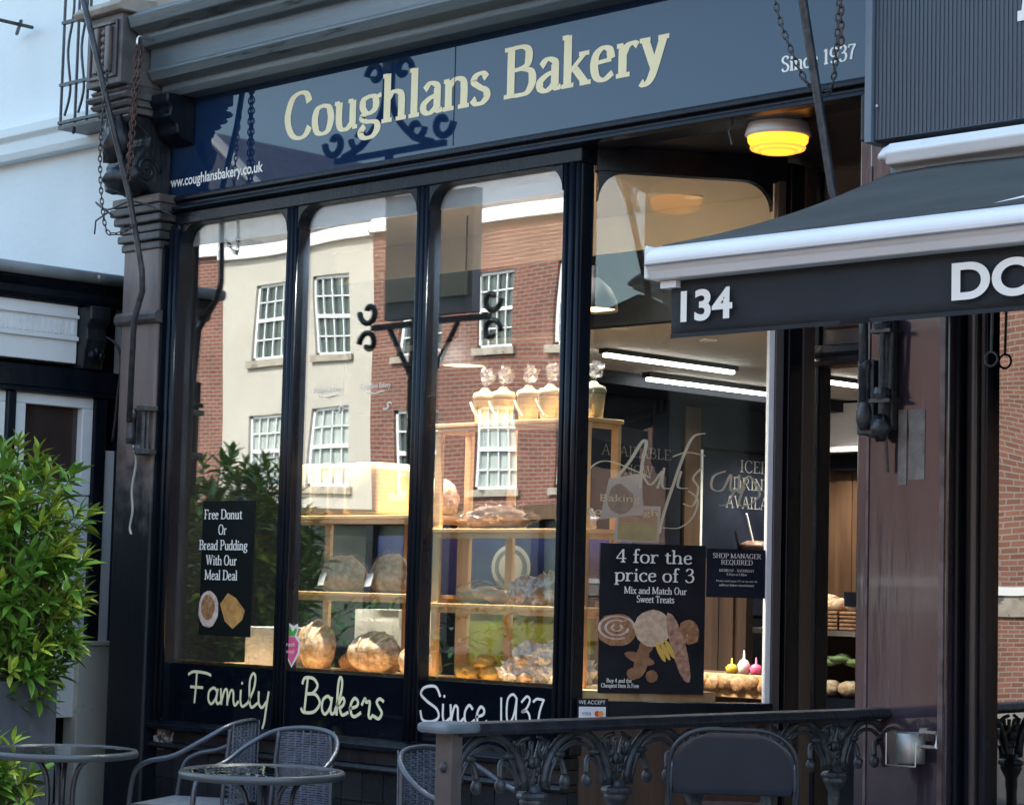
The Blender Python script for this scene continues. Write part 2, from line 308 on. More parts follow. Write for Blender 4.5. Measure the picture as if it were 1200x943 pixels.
# ------------------------------------------------------------------ lettering
SERIF = {
'a': '.5;c .1,.5 .22,.62 .36,.56 .38,.42 .38,.12 .42,.02 .5,.05;c .38,.36 .22,.31 .09,.2 .09,.07 .19,.0 .3,.05 .38,.14',
'b': '.56;l .12,1 .12,.03;c .12,.48 .24,.6 .38,.6 .48,.46 .48,.18 .38,.02 .24,.0 .12,.1;s .07,.97,.06',
'c': '.47;c .41,.48 .34,.6 .22,.61 .09,.47 .07,.24 .15,.05 .29,.0 .43,.11',
'd': '.57;l .44,1 .44,.02;c .44,.48 .33,.61 .18,.58 .08,.42 .08,.2 .16,.03 .3,.0 .44,.12;s .39,.97,.06;s .5,.02,.06',
'e': '.48;l .09,.35 .4,.37;c .4,.38 .36,.56 .24,.62 .11,.51 .07,.3 .12,.08 .26,.0 .43,.11',
'f': '.36;c .36,.92 .28,1 .19,.95 .16,.8 .16,.6 .16,.02;l .03,.6 .32,.6;s .17,.02,.13',
'g': '.54;c .26,.61 .12,.55 .1,.38 .22,.25 .36,.3 .41,.44 .36,.58 .26,.61;c .16,.27 .09,.16 .2,.08 .4,.04 .45,-.1 .34,-.25 .15,-.26 .06,-.14 .15,-.0;l .38,.56 .53,.6',
'h': '.61;l .13,1 .13,.02;c .13,.44 .25,.59 .38,.59 .46,.46 .46,.02;s .13,.02,.12;s .46,.02,.12;s .08,.97,.06',
'i': '.28;l .14,.6 .14,.02;d .14,.84;s .14,.02,.12;s .09,.59,.06',
'j': '.26;c .14,.6 .14,0 .1,-.2 -.02,-.24;d .14,.84;s .09,.59,.06',
'k': '.58;l .13,1 .13,.02;l .46,.58 .15,.25;l .25,.36 .48,.02;s .13,.02,.12;s .45,.59,.1;s .48,.02,.11;s .08,.97,.06',
'l': '.28;l .14,1 .14,.02;s .14,.02,.12;s .09,.97,.06',
'm': '.92;l .13,.6 .13,.02;c .13,.44 .25,.59 .37,.59 .45,.46 .45,.02;c .45,.44 .57,.59 .69,.59 .77,.46 .77,.02;s .13,.02,.12;s .45,.02,.1;s .77,.02,.12;s .08,.59,.06',
'n': '.6;l .13,.6 .13,.02;c .13,.44 .25,.59 .38,.59 .46,.46 .46,.02;s .13,.02,.12;s .46,.02,.12;s .08,.59,.06',
'o': '.54;c .27,.61 .13,.55 .07,.32 .13,.07 .27,.0 .41,.07 .47,.32 .41,.55 .27,.61',
'p': '.56;l .12,.6 .12,-.26;c .12,.48 .24,.6 .38,.6 .48,.46 .48,.18 .38,.02 .24,.0 .12,.1;s .12,-.26,.12;s .07,.59,.06',
'r': '.45;l .13,.6 .13,.02;c .13,.4 .22,.56 .33,.6 .41,.54;s .14,.02,.13;s .08,.59,.06',
's': '.42;c .35,.5 .26,.61 .13,.58 .08,.46 .2,.34 .33,.25 .36,.12 .26,.01 .13,.01 .05,.12',
't': '.36;c .16,.78 .16,.3 .17,.08 .24,.0 .35,.05;l .03,.6 .33,.6',
'u': '.6;c .13,.6 .13,.18 .2,.02 .33,.01 .46,.14;l .46,.6 .46,.02;s .08,.59,.06;s .41,.59,.06;s .52,.02,.06',
'v': '.54;l .1,.6 .27,.02;l .27,.02 .44,.6;s .1,.6,.1;s .44,.6,.1',
'w': '.8;l .1,.6 .25,.02;l .25,.02 .4,.58;l .4,.58 .55,.02;l .55,.02 .7,.6;s .1,.6,.1;s .4,.6,.09;s .7,.6,.09',
'x': '.54;l .1,.6 .44,.0;l .42,.6 .1,.0;s .1,.6,.1;s .43,.6,.1;s .1,.0,.1;s .44,.0,.1',
'y': '.54;l .1,.6 .28,.04;c .44,.6 .28,.04 .2,-.16 .1,-.24 .03,-.18;s .1,.6,.1;s .44,.6,.1',
'z': '.48;l .07,.57 .4,.57;l .4,.57 .07,.03;l .07,.03 .42,.03',
'A': '.74;l .37,1 .1,.02;l .37,1 .64,.02;l .2,.36 .54,.36;s .1,.02,.1;s .64,.02,.12',
'B': '.68;l .16,.98 .16,.02;c .16,.97 .4,.97 .52,.86 .5,.62 .36,.54 .16,.53;c .36,.54 .56,.46 .6,.24 .5,.05 .34,.02 .16,.03;s .1,.97,.08;s .1,.03,.08',
'C': '.7;c .62,.76 .55,.94 .4,1 .2,.9 .09,.6 .1,.32 .22,.08 .4,.0 .55,.06 .64,.22',
'D': '.76;l .16,.98 .16,.02;c .16,.97 .4,.97 .6,.84 .67,.5 .6,.16 .4,.03 .16,.03;s .1,.97,.08;s .1,.03,.08',
'E': '.62;l .16,.98 .16,.02;l .14,.97 .54,.97 .54,.82;l .16,.52 .44,.52;l .14,.03 .56,.03 .56,.2;s .1,.97,.08;s .1,.03,.08',
'F': '.6;l .16,.98 .16,.02;l .14,.97 .54,.97 .54,.8;l .16,.5 .42,.5;s .1,.97,.08;s .16,.03,.12',
'G': '.74;c .62,.78 .55,.94 .4,1 .2,.9 .09,.6 .1,.32 .22,.08 .4,.0 .55,.04 .62,.12;l .62,.42 .62,.1;s .6,.42,.1',
'H': '.8;l .16,.98 .16,.02;l .64,.98 .64,.02;l .16,.5 .64,.5;s .16,.97,.12;s .16,.03,.12;s .64,.97,.12;s .64,.03,.12',
'I': '.36;l .18,.98 .18,.02;s .18,.97,.13;s .18,.03,.13',
'K': '.74;l .16,.98 .16,.02;l .6,.97 .18,.44;l .3,.56 .64,.03;s .16,.97,.12;s .16,.03,.12;s .6,.97,.1;s .64,.03,.1',
'L': '.6;l .16,.98 .16,.02;l .14,.03 .54,.03 .54,.2;s .16,.97,.12;s .1,.03,.08',
'M': '.96;l .14,.98 .14,.02;l .16,.97 .47,.06;l .47,.06 .78,.97;l .8,.98 .8,.02;s .12,.97,.1;s .14,.03,.12;s .82,.97,.1;s .8,.03,.12',
'N': '.8;l .14,.98 .14,.02;l .15,.97 .64,.04;l .65,.98 .65,.02;s .12,.97,.1;s .14,.03,.12;s .65,.97,.12',
'O': '.78;c .39,1 .19,.9 .09,.5 .19,.1 .39,.0 .59,.1 .69,.5 .59,.9 .39,1',
'P': '.64;l .16,.98 .16,.02;c .16,.97 .4,.97 .54,.86 .54,.62 .4,.48 .16,.47;s .1,.97,.08;s .16,.03,.12',
'Q': '.78;c .39,1 .19,.9 .09,.5 .19,.1 .39,.0 .59,.1 .69,.5 .59,.9 .39,1;l .4,.16 .66,-.14',
'R': '.72;l .16,.98 .16,.02;c .16,.97 .4,.97 .53,.86 .53,.64 .4,.52 .16,.51;l .36,.5 .62,.03;s .1,.97,.08;s .16,.03,.12;s .64,.03,.09',
'S': '.56;c .47,.82 .38,.98 .2,.97 .1,.8 .18,.6 .38,.46 .48,.26 .4,.05 .2,.02 .08,.2',
'T': '.66;l .33,.97 .33,.02;l .06,.8 .06,.97 .6,.97 .6,.8;s .33,.03,.12',
'U': '.76;c .15,.98 .15,.3 .24,.06 .42,.0 .58,.1 .63,.34 .63,.98;s .15,.97,.12;s .63,.97,.1',
'V': '.72;l .1,.98 .36,.02;l .36,.02 .62,.98;s .1,.97,.11;s .62,.97,.1',
'W': '1.02;l .1,.98 .3,.02;l .3,.02 .5,.96;l .5,.96 .7,.02;l .7,.02 .9,.98;s .1,.97,.11;s .5,.97,.1;s .9,.97,.1',
'Y': '.7;l .1,.97 .35,.46;l .6,.97 .35,.46;l .35,.48 .35,.02;s .1,.97,.11;s .6,.97,.1;s .35,.03,.12',
'0': '.6;c .3,1 .14,.86 .09,.5 .14,.14 .3,.0 .46,.14 .51,.5 .46,.86 .3,1',
'1': '.42;l .1,.84 .22,.96;l .22,.98 .22,.02;s .22,.03,.13',
'3': '.56;c .1,.82 .2,.98 .36,.97 .44,.78 .34,.58 .2,.53;c .2,.53 .4,.5 .48,.3 .4,.06 .2,.0 .07,.16',
'4': '.6;l .4,.98 .06,.3;l .06,.3 .56,.3;l .4,.98 .4,.02;s .4,.03,.12',
'7': '.54;l .08,.8 .08,.96 .48,.96;c .48,.96 .3,.56 .22,.02',
'9': '.58;c .48,.66 .36,.44 .2,.44 .1,.6 .12,.86 .28,1 .44,.88 .49,.6 .42,.2 .26,.0 .1,.12',
'-': '.4;l .08,.3 .32,.3', '.': '.24;d .12,.06', ' ': '.28;'}
SCRIPT = {
'F': '.8;c .1,.9 .3,1 .75,.98 .95,.92;l .42,.98 .4,.5 .36,.0;l .2,.5 .66,.5',
'a': '.5;c .42,.4 .3,.52 .12,.4 .1,.12 .22,.0 .38,.2 .44,.48;c .44,.48 .4,.14 .46,.02 .6,.12',
'm': '.7;c .06,.5 .08,.2 .1,.02;c .1,.1 .2,.46 .3,.46 .32,.02;c .32,.1 .42,.46 .52,.44 .54,.14 .6,.02 .72,.14',
'n': '.5;c .06,.5 .08,.2 .1,.02;c .1,.1 .2,.46 .32,.44 .34,.14 .4,.02 .54,.14',
'i': '.32;c .1,.5 .1,.16 .18,.0 .36,.12;d .14,.74',
'l': '.38;c .06,.14 .26,.6 .3,.98 .2,1.06 .1,.8 .12,.2 .2,.0 .4,.14',
'y': '.5;c .06,.5 .08,.14 .2,.02 .34,.2;c .42,.52 .36,.1 .3,-.4 .24,-.62',
'B': '.75;c .12,.84 .2,1 .5,1 .66,.8 .5,.58 .26,.54;c .26,.54 .6,.54 .76,.3 .56,.04 .2,.0 .1,.1;l .3,.96 .22,.04',
'k': '.5;c .06,.14 .24,.6 .28,.98 .2,1.08 .14,.8 .12,.02;c .12,.2 .3,.5 .38,.4 .28,.24 .16,.26;c .2,.26 .3,.02 .5,.1',
'e': '.44;c .06,.22 .3,.3 .34,.44 .22,.52 .1,.34 .12,.08 .24,.0 .44,.12',
'r': '.4;c .04,.36 .14,.54 .18,.44 .3,.46 .3,.3 .28,.06 .34,.0 .42,.08',
's': '.42;c .36,.5 .24,.56 .14,.46 .24,.3 .32,.16 .22,.0 .06,.06',
'S': '.8;c .78,.74 .6,1 .2,.96 .06,.76 .3,.56 .66,.36 .74,.12 .5,-.02 .16,.0 .06,.26',
'c': '.44;c .36,.44 .24,.54 .1,.36 .1,.1 .24,.0 .44,.12',
'1': '.26;l .1,.84 .12,.0', '9': '.56;c .46,.86 .3,1 .1,.8 .08,.2 .2,.02 .36,.3 .46,.86;c .46,.86 .44,.3 .46,.02',
'3': '.5;c .1,.76 .3,.96 .42,.84 .3,.56 .12,.42 .3,.46 .42,.3 .44,.02',
'7': '.5;c .06,.8 .2,.9 .46,.88;c .46,.88 .32,.5 .24,.0', ' ': '.5;', '.': '.2;d .1,.04'}

def glyph_strokes(s):
    p = s.split(';'); wd = float(p[0]); out = []
    for q in p[1:]:
        q = q.strip()
        if not q: continue
        k = q[0]; nums = q[1:].strip().split(' ')
        if k in 'lc': out.append((k, [tuple(map(float, n.split(','))) for n in nums]))
        else: out.append((k, tuple(map(float, nums[0].split(',')))))
    return wd, out

def lettering(text, font, fr, width, height, mats, parent, name='lettering', thick=.15, thin=.06, slant=0, center=False, off=.003, track=1.0, seg=5, label=None):
    """strokes drawn with a broad pen on the plane fr; width is the full width of the line, height the cap height"""
    F = SERIF if font == 'serif' else SCRIPT
    adv = [glyph_strokes(F.get(c, F[' ']))[0] for c in text]; tot = sum(adv)*track
    sx = width/tot; sy = height; mb = MB(); O, ux, uz, nn = fr; x = -(width/2) if center else 0; k = 0
    def put(px, py, d): return tuple(O+ux*(px*1.0)+uz*py+nn*(off+d))
    for c, a in zip(text, adv):
        for kind, dat in glyph_strokes(F.get(c, F[' ']))[1]:
            d = (k % 7)*.00022; k += 1
            if kind in 'lc':
                pts = [Vector((p[0]+slant*p[1], p[1], 0)) for p in dat]
                if kind == 'c' and len(pts) > 2: pts = catmull(pts, seg)
                vs = []; K = len(pts)
                for i, p in enumerate(pts):
                    t = pts[min(i+1, K-1)]-pts[max(i-1, 0)]; t = Vector((t.x*sx, t.y*sy, 0)).normalized()
                    h = math.sqrt((thick*t.y)**2+(thin*t.x)**2)/2*sy
                    if font == 'serif' and kind == 'l' and K == 2 and t.x*t.y > .15: h = thin*sy*.6
                    n = Vector((-t.y, t.x, 0)); e = Vector((0, 0, 0))
                    if font != 'serif' and i in (0, K-1): e = t*h*(1 if i else -1)*.6
                    for sg in (1, -1): vs.append(put(x+p.x*sx+n.x*h*sg+e.x, p.y*sy+n.y*h*sg+e.y, d))
                mb.add(vs, [(2*i, 2*i+1, 2*i+3, 2*i+2) for i in range(K-1)])
            elif kind == 's':
                cx, cy, hw = dat; h = thin*sy*.55
                mb.add([put(x+(cx-hw)*sx, cy*sy-h, d), put(x+(cx+hw)*sx, cy*sy-h, d), put(x+(cx+hw)*sx, cy*sy+h, d), put(x+(cx-hw)*sx, cy*sy+h, d)], [(0, 1, 2, 3)])
            elif kind == 'd':
                cx, cy = dat; r = thick*.55*sy
                mb.add([put(x+(cx+slant*cy)*sx+r*math.cos(i*.785), cy*sy+r*math.sin(i*.785), d) for i in range(8)], [tuple(range(8))])
        x += a*sx*track
    return mb.build(name, mats, parent, label=label)

def plain_text(text, fr, width, height, m, parent, name='lettering', off=.003, bold=0, center=False, slant=0):
    cu = bpy.data.curves.new('t', 'FONT'); cu.body = text; cu.size = 1; cu.offset = bold; cu.shear = slant
    ob = bpy.data.objects.new('t', cu); me = bpy.data.meshes.new_from_object(ob)
    xs = [v.co.x for v in me.vertices]; ys = [v.co.y for v in me.vertices]
    x0, x1, y1 = min(xs), max(xs), max(ys); y0 = 0 if not text.isdigit() else min(ys)
    O, ux, uz, nn = fr; sx = width/(x1-x0); sz = height/(y1-y0); mb = MB()
    mb.add([tuple(O+ux*((v.co.x-x0)*sx-(width/2 if center else 0))+uz*((v.co.y-y0)*sz)+nn*off) for v in me.vertices], [tuple(p.vertices) for p in me.polygons])
    bpy.data.objects.remove(ob); bpy.data.curves.remove(cu); bpy.data.meshes.remove(me)
    return mb.build(name, m, parent)

def on_plane(fr, pts2, off):   # polygon lying on a frame
    O, ux, uz, nn = fr; return [tuple(O+ux*p[0]+uz*p[1]+nn*off) for p in pts2]
def slab(mb, fr, x0, x1, z0, z1, a, b):  # box in the frame, from offset a to b along the normal
    O, ux, uz, nn = fr
    P = [O+ux*x+uz*z+nn*d for d in (b, a) for z in (z0, z1) for x in (x0, x1)]
    mb.add([tuple(p) for p in P], [(0, 1, 3, 2), (5, 4, 6, 7), (4, 5, 1, 0), (2, 3, 7, 6), (4, 0, 2, 6), (1, 5, 7, 3)]); return mb

def chain(name, pts, label, m, pitch=.03, r=.0045, lr=.011, group=None):
    P = [Vector(p) for p in pts]; D = [0]
    C = catmull(P, 12) if len(P) > 2 else [P[0].lerp(P[1], i/20) for i in range(21)]
    for a, b in zip(C, C[1:]): D.append(D[-1]+(b-a).length)
    n = int(D[-1]/pitch); mb = MB(); j = 0
    for i in range(n):
        s = (i+.5)*pitch
        while j < len(D)-2 and D[j+1] < s: j += 1
        p = C[j].lerp(C[j+1], (s-D[j])/max(1e-6, D[j+1]-D[j])); t = (C[j+1]-C[j]).normalized()
        u = t.orthogonal().normalized(); v = t.cross(u)
        if i % 2: u, v = v, -u
        rot = Matrix((u, v, t)).transposed(); a0 = random.uniform(-.25, .25); rot = rot @ Matrix.Rotation(a0, 3, 'Z')
        ring = []
        for q in range(10):
            a = 2*math.pi*q/10; ring.append(p+rot @ Vector((lr*math.cos(a), 0, pitch*.68*math.sin(a))))
        mb.tube(ring, r, 5, closed=True)
    o = mb.build(name, m, None, smooth=True); o['kind'] = 'x'; del o['kind']
    return tag(o, label, 'chain', group)
# ================================================================== SETTING
struct('road', MB().box(-250, 250, -260, 260, -.4, -.14), asphalt)
struct('pavement', MB().box(-60, 40, -5.2, .02, -.14, 0), pave)
struct('far_pavement', MB().box(-60, 40, -20, -17, -.14, 0), pave)
struct('neighbour_terrace', MB().box(-5.08, 2, -3.2, -.35, 0, .27), pave)
struct('kerb', MB().box(-60, 40, -5.35, -5.2, -.14, .004), stone)

def wall_open(x0, x1, z0, z1, y0, y1, ops):
    xs = sorted({x0, x1, *[o[0] for o in ops], *[o[1] for o in ops]}); zs = sorted({z0, z1, *[o[2] for o in ops], *[o[3] for o in ops]})
    xs = [x for x in xs if x0 <= x <= x1]; zs = [z for z in zs if z0 <= z <= z1]; mb = MB()
    for a, b in zip(xs, xs[1:]):
        for c, d in zip(zs, zs[1:]):
            cx, cz = (a+b)/2, (c+d)/2
            if not any(o[0] < cx < o[1] and o[2] < cz < o[3] for o in ops): mb.box(a, b, y0, y1, c, d)
    return mb
blindm = mat('pale_net_curtain', (.28, .34, .33), .7, c2=(.45, .5, .48), nscale=2, stretch=(9, 1, .3))
def far_window(par, x0, x1, z0, z1, y=-20, tilt=False):
    f = MB(); t = .06
    f.box(x0, x1, y-.12, y-.06, z0, z0+t).box(x0, x1, y-.12, y-.06, z1-t, z1).box(x0, x0+t, y-.12, y-.06, z0, z1).box(x1-t, x1, y-.12, y-.06, z0, z1)
    zm = (z0+z1)/2; f.box(x0+t, x1-t, y-.11, y-.05, zm-.035, zm+.035)
    for i in (1, 2, 3):
        xx = x0+(x1-x0)*i/4; f.box(xx-.013, xx+.013, y-.1, y-.07, z0+t, z1-t)
    for zz in ((z0+zm)/2, (z1+zm)/2): f.box(x0+t, x1-t, y-.1, y-.07, zz-.013, zz+.013)
    w_ = f.build('window', whitep, par)
    MB().box(x0+.02, x1-.02, y-.16, y-.125, z0+.02, z1-.02).build('pane', farglass if random.random() < .4 else blindm, w_)
    MB().box(x0-.1, x1+.1, y-.12, y+.07, z0-.13, z0).build('sill', stone, w_)
# --- opposite terrace across the street (seen as reflections)
def far_building(name, label, x0, x1, m, wins, zt, ground, cm, yy=-20):
    b = thing(name, label, 'building', ((x0+x1)/2, yy, 0))
    ops = [(a, c, z0, z1) for a, c, z0, z1 in wins]
    wall_open(x0, x1, 3.0 if ground else 0, zt, yy-.25, yy, ops).build('wall', m, b)
    MB().box(x0, x1, yy-8, yy-.26, 0, zt-.1).build('building_body', interior_dark, b)
    for o in ops: far_window(b, *o, y=yy)
    MB().box(x0-.02, x1+.02, yy-.3, yy+.12, zt, zt+.1).box(x0, x1, yy-.3, yy+.05, zt+.1, zt+.26).build('cornice', cm, b)
    if ground:
        MB().box(x0, x1, yy-.2, yy+.1, 2.72, 2.99).build('shop_fascia', brownwood, b)
        n = int((x1-x0)/2); s = (x1-x0)/n
        for i in range(n):
            MB().box(x0+i*s+.1, x0+(i+1)*s-.1, yy-.2, yy-.12, .5, 2.7).build('shop_window', shopdark, b)
            MB().box(x0+i*s-.1, x0+i*s+.1, yy-.2, yy+.05, 0, 2.7).build('pilaster', black, b)
        MB().box(x0, x1, yy-.2, yy+.02, 0, .5).build('stallriser', blackm, b)
    return b
W2 = lambda cs, w, a, b: [(c-w/2, c+w/2, a, b) for c in cs]
b = far_building('brick_building', 'red brick upper storeys with a slate gable, reflected in the leftmost shop pane', -62, -35.3, red, W2([-37.6, -39.8, -42, -44.2, -46.4], 1.05, 5.85, 7.35)+W2([-37.6, -39.8, -42, -44.2, -46.4], 1.05, 3.4, 4.85), 8.1, True, whitep)
MB().prism([(-40.2, 8.36), (-33.4, 8.36), (-36.8, 10.9)], -26, -20.6, 'y').build('gable', slate, b)
g2 = MB().prism([(-40.4, 8.3), (-36.8, 11.05), (-36.8, 10.93), (-40.2, 8.36)], -20.6, -20.35, 'y').prism([(-33.2, 8.3), (-36.8, 11.05), (-36.8, 10.93), (-33.4, 8.36)], -20.6, -20.35, 'y'); g2.build('bargeboard', whitep, b)
far_building('cream_building', 'cream rendered three storey building with sash windows, reflected in the shop window', -35.3, -30.75, cream, W2([-33.85, -31.92], 1.05, 5.88, 7.4)+W2([-33.85, -31.92], 1.05, 3.4, 4.86), 8.0, True, whitep)
cs = [-29.55, -27.55, -25.55, -23.5, -21.4]
b = far_building('brick_building', 'long dark red brick terrace with white sash windows, reflected in the second and third panes', -30.75, -20, red, W2(cs, 1.05, 5.72, 7.2)+W2(cs, 1.05, 3.3, 4.72), 8.05, True, whitep)
MB().prism([(-20.3, 8.32), (-22.2, 9.7), (-28, 9.7), (-28, 8.32)], -30.75, -20, 'x').build('roof', slate, b)
b = far_building('brick_building', 'orange brick building with a white string course, reflected in the neighbour glass', -20, 90, red2, W2([-18.2, -12.5, -9, -5], 1.2, 5.6, 7.1), 8.4, False, stone)
MB().box(-20, 90, -20, -19.9, 1.72, 1.86).build('string_course', whitep, b)
MB().box(-20, 90, -20, -19.94, 1.35, 1.715).build('stone_band', stone, b)

# --- white neighbour on the left
wh = thing('white_house', 'white stuccoed house left of the bakery with moulded string course and black shopfront bay', 'building', (-14, .25, 0))
MB().box(-24, -10.56, .25, 9, 3.25, 9.8).box(-24, -10.95, .25, 9, 0, 3.25).build('wall', stucco, wh)
MB().prism([(.25, 4.17), (.17, 4.17), (.15, 4.21), (.15, 4.28), (.12, 4.31), (.12, 4.37), (.25, 4.40)], -24, -10.56, 'x').build('string_course', stucco, wh, bevel=.006)
XB = -10.85; k = 1.004
MB().box(-16, XB-.12, -.74, .25, 0, 3.2).build('bay_body', interior_dark, wh)
MB().prism([(XB-.2, 3.13), (XB+.03, 3.13), (XB+.05, 3.16), (XB+.05, 3.2), (XB+.09, 3.24), (XB+.09, 3.28), (XB-.2, 3.30)], -.8, .248, 'y').build('bay_cornice', black, wh)
MB().tube([(XB+.13, -.82, 3.285), (XB+.13, .2, 3.285)], .035, 10).build('gutter', lead, wh, smooth=True)
MB().prism([(-16, 3.31), (XB+.1, 3.31), (-12.5, 3.38), (-16, 3.38)], -.8, .247, 'y').build('bay_roof', lead, wh)
MB().box(XB-.12, XB, -.75, -.1, 2.79, 3.125).build('frieze', whitep, wh, bevel=.004)
fr_ = MB()
for i in range(16): fr_.box(XB, XB+.012, -.74+i*.04, -.72+i*.04, 2.955, 3.03)
fr_.build('dentil_band', whitep, wh)
MB().box(XB, XB+.02, -.75, -.1, 2.92, 2.945).box(XB, XB+.02, -.75, -.1, 3.05, 3.07).build('frieze_moulding', whitep, wh, bevel=.003)
cb = MB().prism([(XB-.1, 2.76), (XB+.05, 2.76), (XB+.06, 2.85), (XB+.09, 2.93), (XB+.08, 3.0), (XB+.12, 3.05), (XB+.12, 3.125), (XB-.1, 3.125)], -.095, .05, 'y').build('bay_corbel', blackm, wh, bevel=.01)
m_ = MB()
for i in range(3): m_.blob((XB+.1, -.06+i*.03, 2.84+(i % 2)*.02), (.025, .025, .035), .1, n=8)
m_.build('carved_flower', black, cb, smooth=True)
MB().box(XB-.12, XB+.03, -.76, .24, 2.63, 2.755).build('fascia_board', black, wh, bevel=.006)
MB().box(XB-.12, XB+.045, -.77, .24, 2.6, 2.627).build('fascia_bead', black, wh, bevel=.006)
for y0, y1 in ((-.5, .035), (-.72, -.56)):
    f = MB().box(XB-.1, XB, y0, y1, 2.03, 2.1).box(XB-.1, XB, y0, y1, 2.535, 2.598).box(XB-.1, XB, y0, y0+.075, 2.1, 2.535).box(XB-.1, XB, y1-.075, y1, 2.1, 2.535).build('window', whitep, wh, bevel=.006)
    MB().box(XB-.06, XB-.05, y0+.07, y1-.07, 2.095, 2.54).build('pane', mat('brown_dark_pane', (.035, .022, .02), .12, c2=(.06, .045, .04), nscale=3), f)
    MB().box(XB-.08, XB-.01, y0, y1, .75, 2.025).build('lower_panel', whitep, wh, bevel=.004)
for y0, y1 in ((-.56, -.5), (.035, .12), (-.76, -.72)):
    MB().box(XB-.1, XB+.02, y0, y1, 0, 2.6).build('bay_post', black, wh, bevel=.008)
MB().box(XB-.1, XB-.01, .122, .248, 1.18, 2.3).build('bay_end_strip', whitep, wh, bevel=.004)
MB().box(XB-.1, XB+.03, -.02, .2, 0, 1.16).box(XB-.1, XB+.045, -.03, .21, 1.162, 1.19).build('panel_base', creamp, wh, bevel=.006)
MB().box(XB-.1, XB+.02, .2, .249, 0, 2.6).build('bay_post', black, wh)
# front face of the bay
MB().box(-16, XB-.13, -.80, -.745, 2.79, 3.125).build('front_frieze', whitep, wh, bevel=.004)
MB().box(-16, XB-.13, -.82, -.745, 2.6, 2.755).box(-16, XB-.13, -.86, -.745, 3.13, 3.26).build('front_fascia', black, wh, bevel=.006)
for i in range(5):
    x = XB-.2-i*1.0
    MB().box(x-.06, x+.06, -.80, -.745, 0, 2.598).build('front_post', black, wh, bevel=.006)
    if i < 4:
        f = MB().box(x-.94, x-.06, -.785, -.745, 2.03, 2.1).box(x-.94, x-.06, -.785, -.745, 2.52, 2.598).box(x-.94, x-.87, -.785, -.745, 2.1, 2.52).box(x-.13, x-.06, -.785, -.745, 2.1, 2.52).build('front_window', whitep, wh, bevel=.005)
        MB().box(x-.94, x-.06, -.775, -.745, .75, 2.02).build('front_panel', whitep, wh, bevel=.004)
# balcony guard
bal = thing('balcony_railing', 'black iron balcony railing high on the white wall beside the cornice', 'railing', (-11.05, -.05, 4.2))
for x in (-11.19, -11.04, -10.92): MB().tube([(x, -.05, 4.24), (x, -.05, 5.4)], .009, 6).build('baluster', iron, bal)
for x in (-11.12, -10.98): MB().tube([(x-.03, -.05, 4.3), (x+.02, -.05, 4.45), (x-.02, -.05, 4.7), (x+.025, -.05, 4.95), (x, -.05, 5.3)], .008, 6, smooth=5).build('scroll_bar', iron, bal)
for z in (4.25, 4.48, 4.86): MB().box(-11.2, -10.5, -.065, -.04, z, z+.018).build('rail', iron, bal)
MB().box(-11.2, -10.45, -.06, .25, 4.22, 4.24).build('rail', iron, bal)
MB().blob((-11.05, -.05, 4.2), (.015, .015, .025), .05, n=8).build('finial', iron, bal)
tag(MB().tube([(-11.95, .22, 5.02), (-11.95, -.1, 5.02)], .012, 6).tube([(-12.1, .2, 5.0), (-11.9, .1, 5.03)], .012, 6).build('wall_hook', iron, None), 'small dark iron hook at the upper left edge of the white wall', 'hook')
tag(MB().tube([(-11.02, .0, 3.1), (-10.9, -.05, 3.02), (-10.72, .1, 2.9), (-10.74, .12, 2.6), (-10.77, .12, 2.35)], .008, 6, smooth=5).build('cable', blackm, None, smooth=True), 'thin black cable looping down beside the carved black corbel', 'cable')

# ================================================================== BAKERY
bk = thing('bakery_building', 'black painted Victorian bakery shopfront with blue sign fascia and tall arched window panes', 'shop', (-7.7, 0, 0))
A = frame((0, 0, 0), (1, 0, 0)); S = frame((-6.93, .1, 0), (.5574, .8302, 0)); Lw = frame((-10.42, 0, 0), (0, 1, 0))
MB().box(-10.52, -4.93, .3, 9, 5.0, 9.8).build('upper_wall', red, bk)
MB().box(-10.52, -4.93, -.2, 9, 4.72, 5.0).build('stone_band', stone, bk, bevel=.01)
MB().prism([(-.2, 4.93), (-.27, 4.95), (-.3, 4.98), (-.27, 5.02), (-.2, 5.03)], -10.45, -9.9, 'x').build('stone_coping', stone, bk)
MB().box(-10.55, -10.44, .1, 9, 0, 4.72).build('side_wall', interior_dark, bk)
MB().box(-5.1, -4.95, 1.35, 9, 0, 4.72).build('side_wall', cream_in, bk)
MB().box(-10.44, -5.1, 6.4, 6.6, 0, 4.72).build('rear_wall', cream_in, bk)
MB().box(-10.44, -5.1, .1, 6.4, 0, .12).build('shop_floor', mat('brown_floor', (.12, .09, .07), .4, c2=(.17, .13, .1), nscale=3), bk)
MB().prism([(-10.44, .12), (-6.93, .12), (-6.38, 1.5), (-10.44, 1.5)], 3.6, 3.7, 'z').build('window_ceiling', ceil_in, bk)
MB().box(-10.44, -5.1, 1.51, 1.6, 3.40, 3.75).build('bulkhead', cream_in, bk)
MB().box(-10.44, -5.1, 1.515, 1.6, 3.0, 3.398).build('bulkhead_panel', interior_dark, bk)
MB().box(-10.44, -5.1, 1.6, 6.4, 3.02, 3.1).build('shop_ceiling', ceil_in, bk)
MB().box(-10.44, -9.9, 2.1, 6.4, 2.93, 3.018).box(-10.44, -9.2, 1.95, 2.1, 2.95, 3.018).build('ceiling_beam', navy, bk)
MB().box(-10.44, -10.425, 1.6, 6.39, 2.62, 2.93).build('menu_band', navy, bk)
MB().box(-10.44, -10.43, .12, 6.39, .12, 2.61).build('wall_panelling', interior_dark, bk)
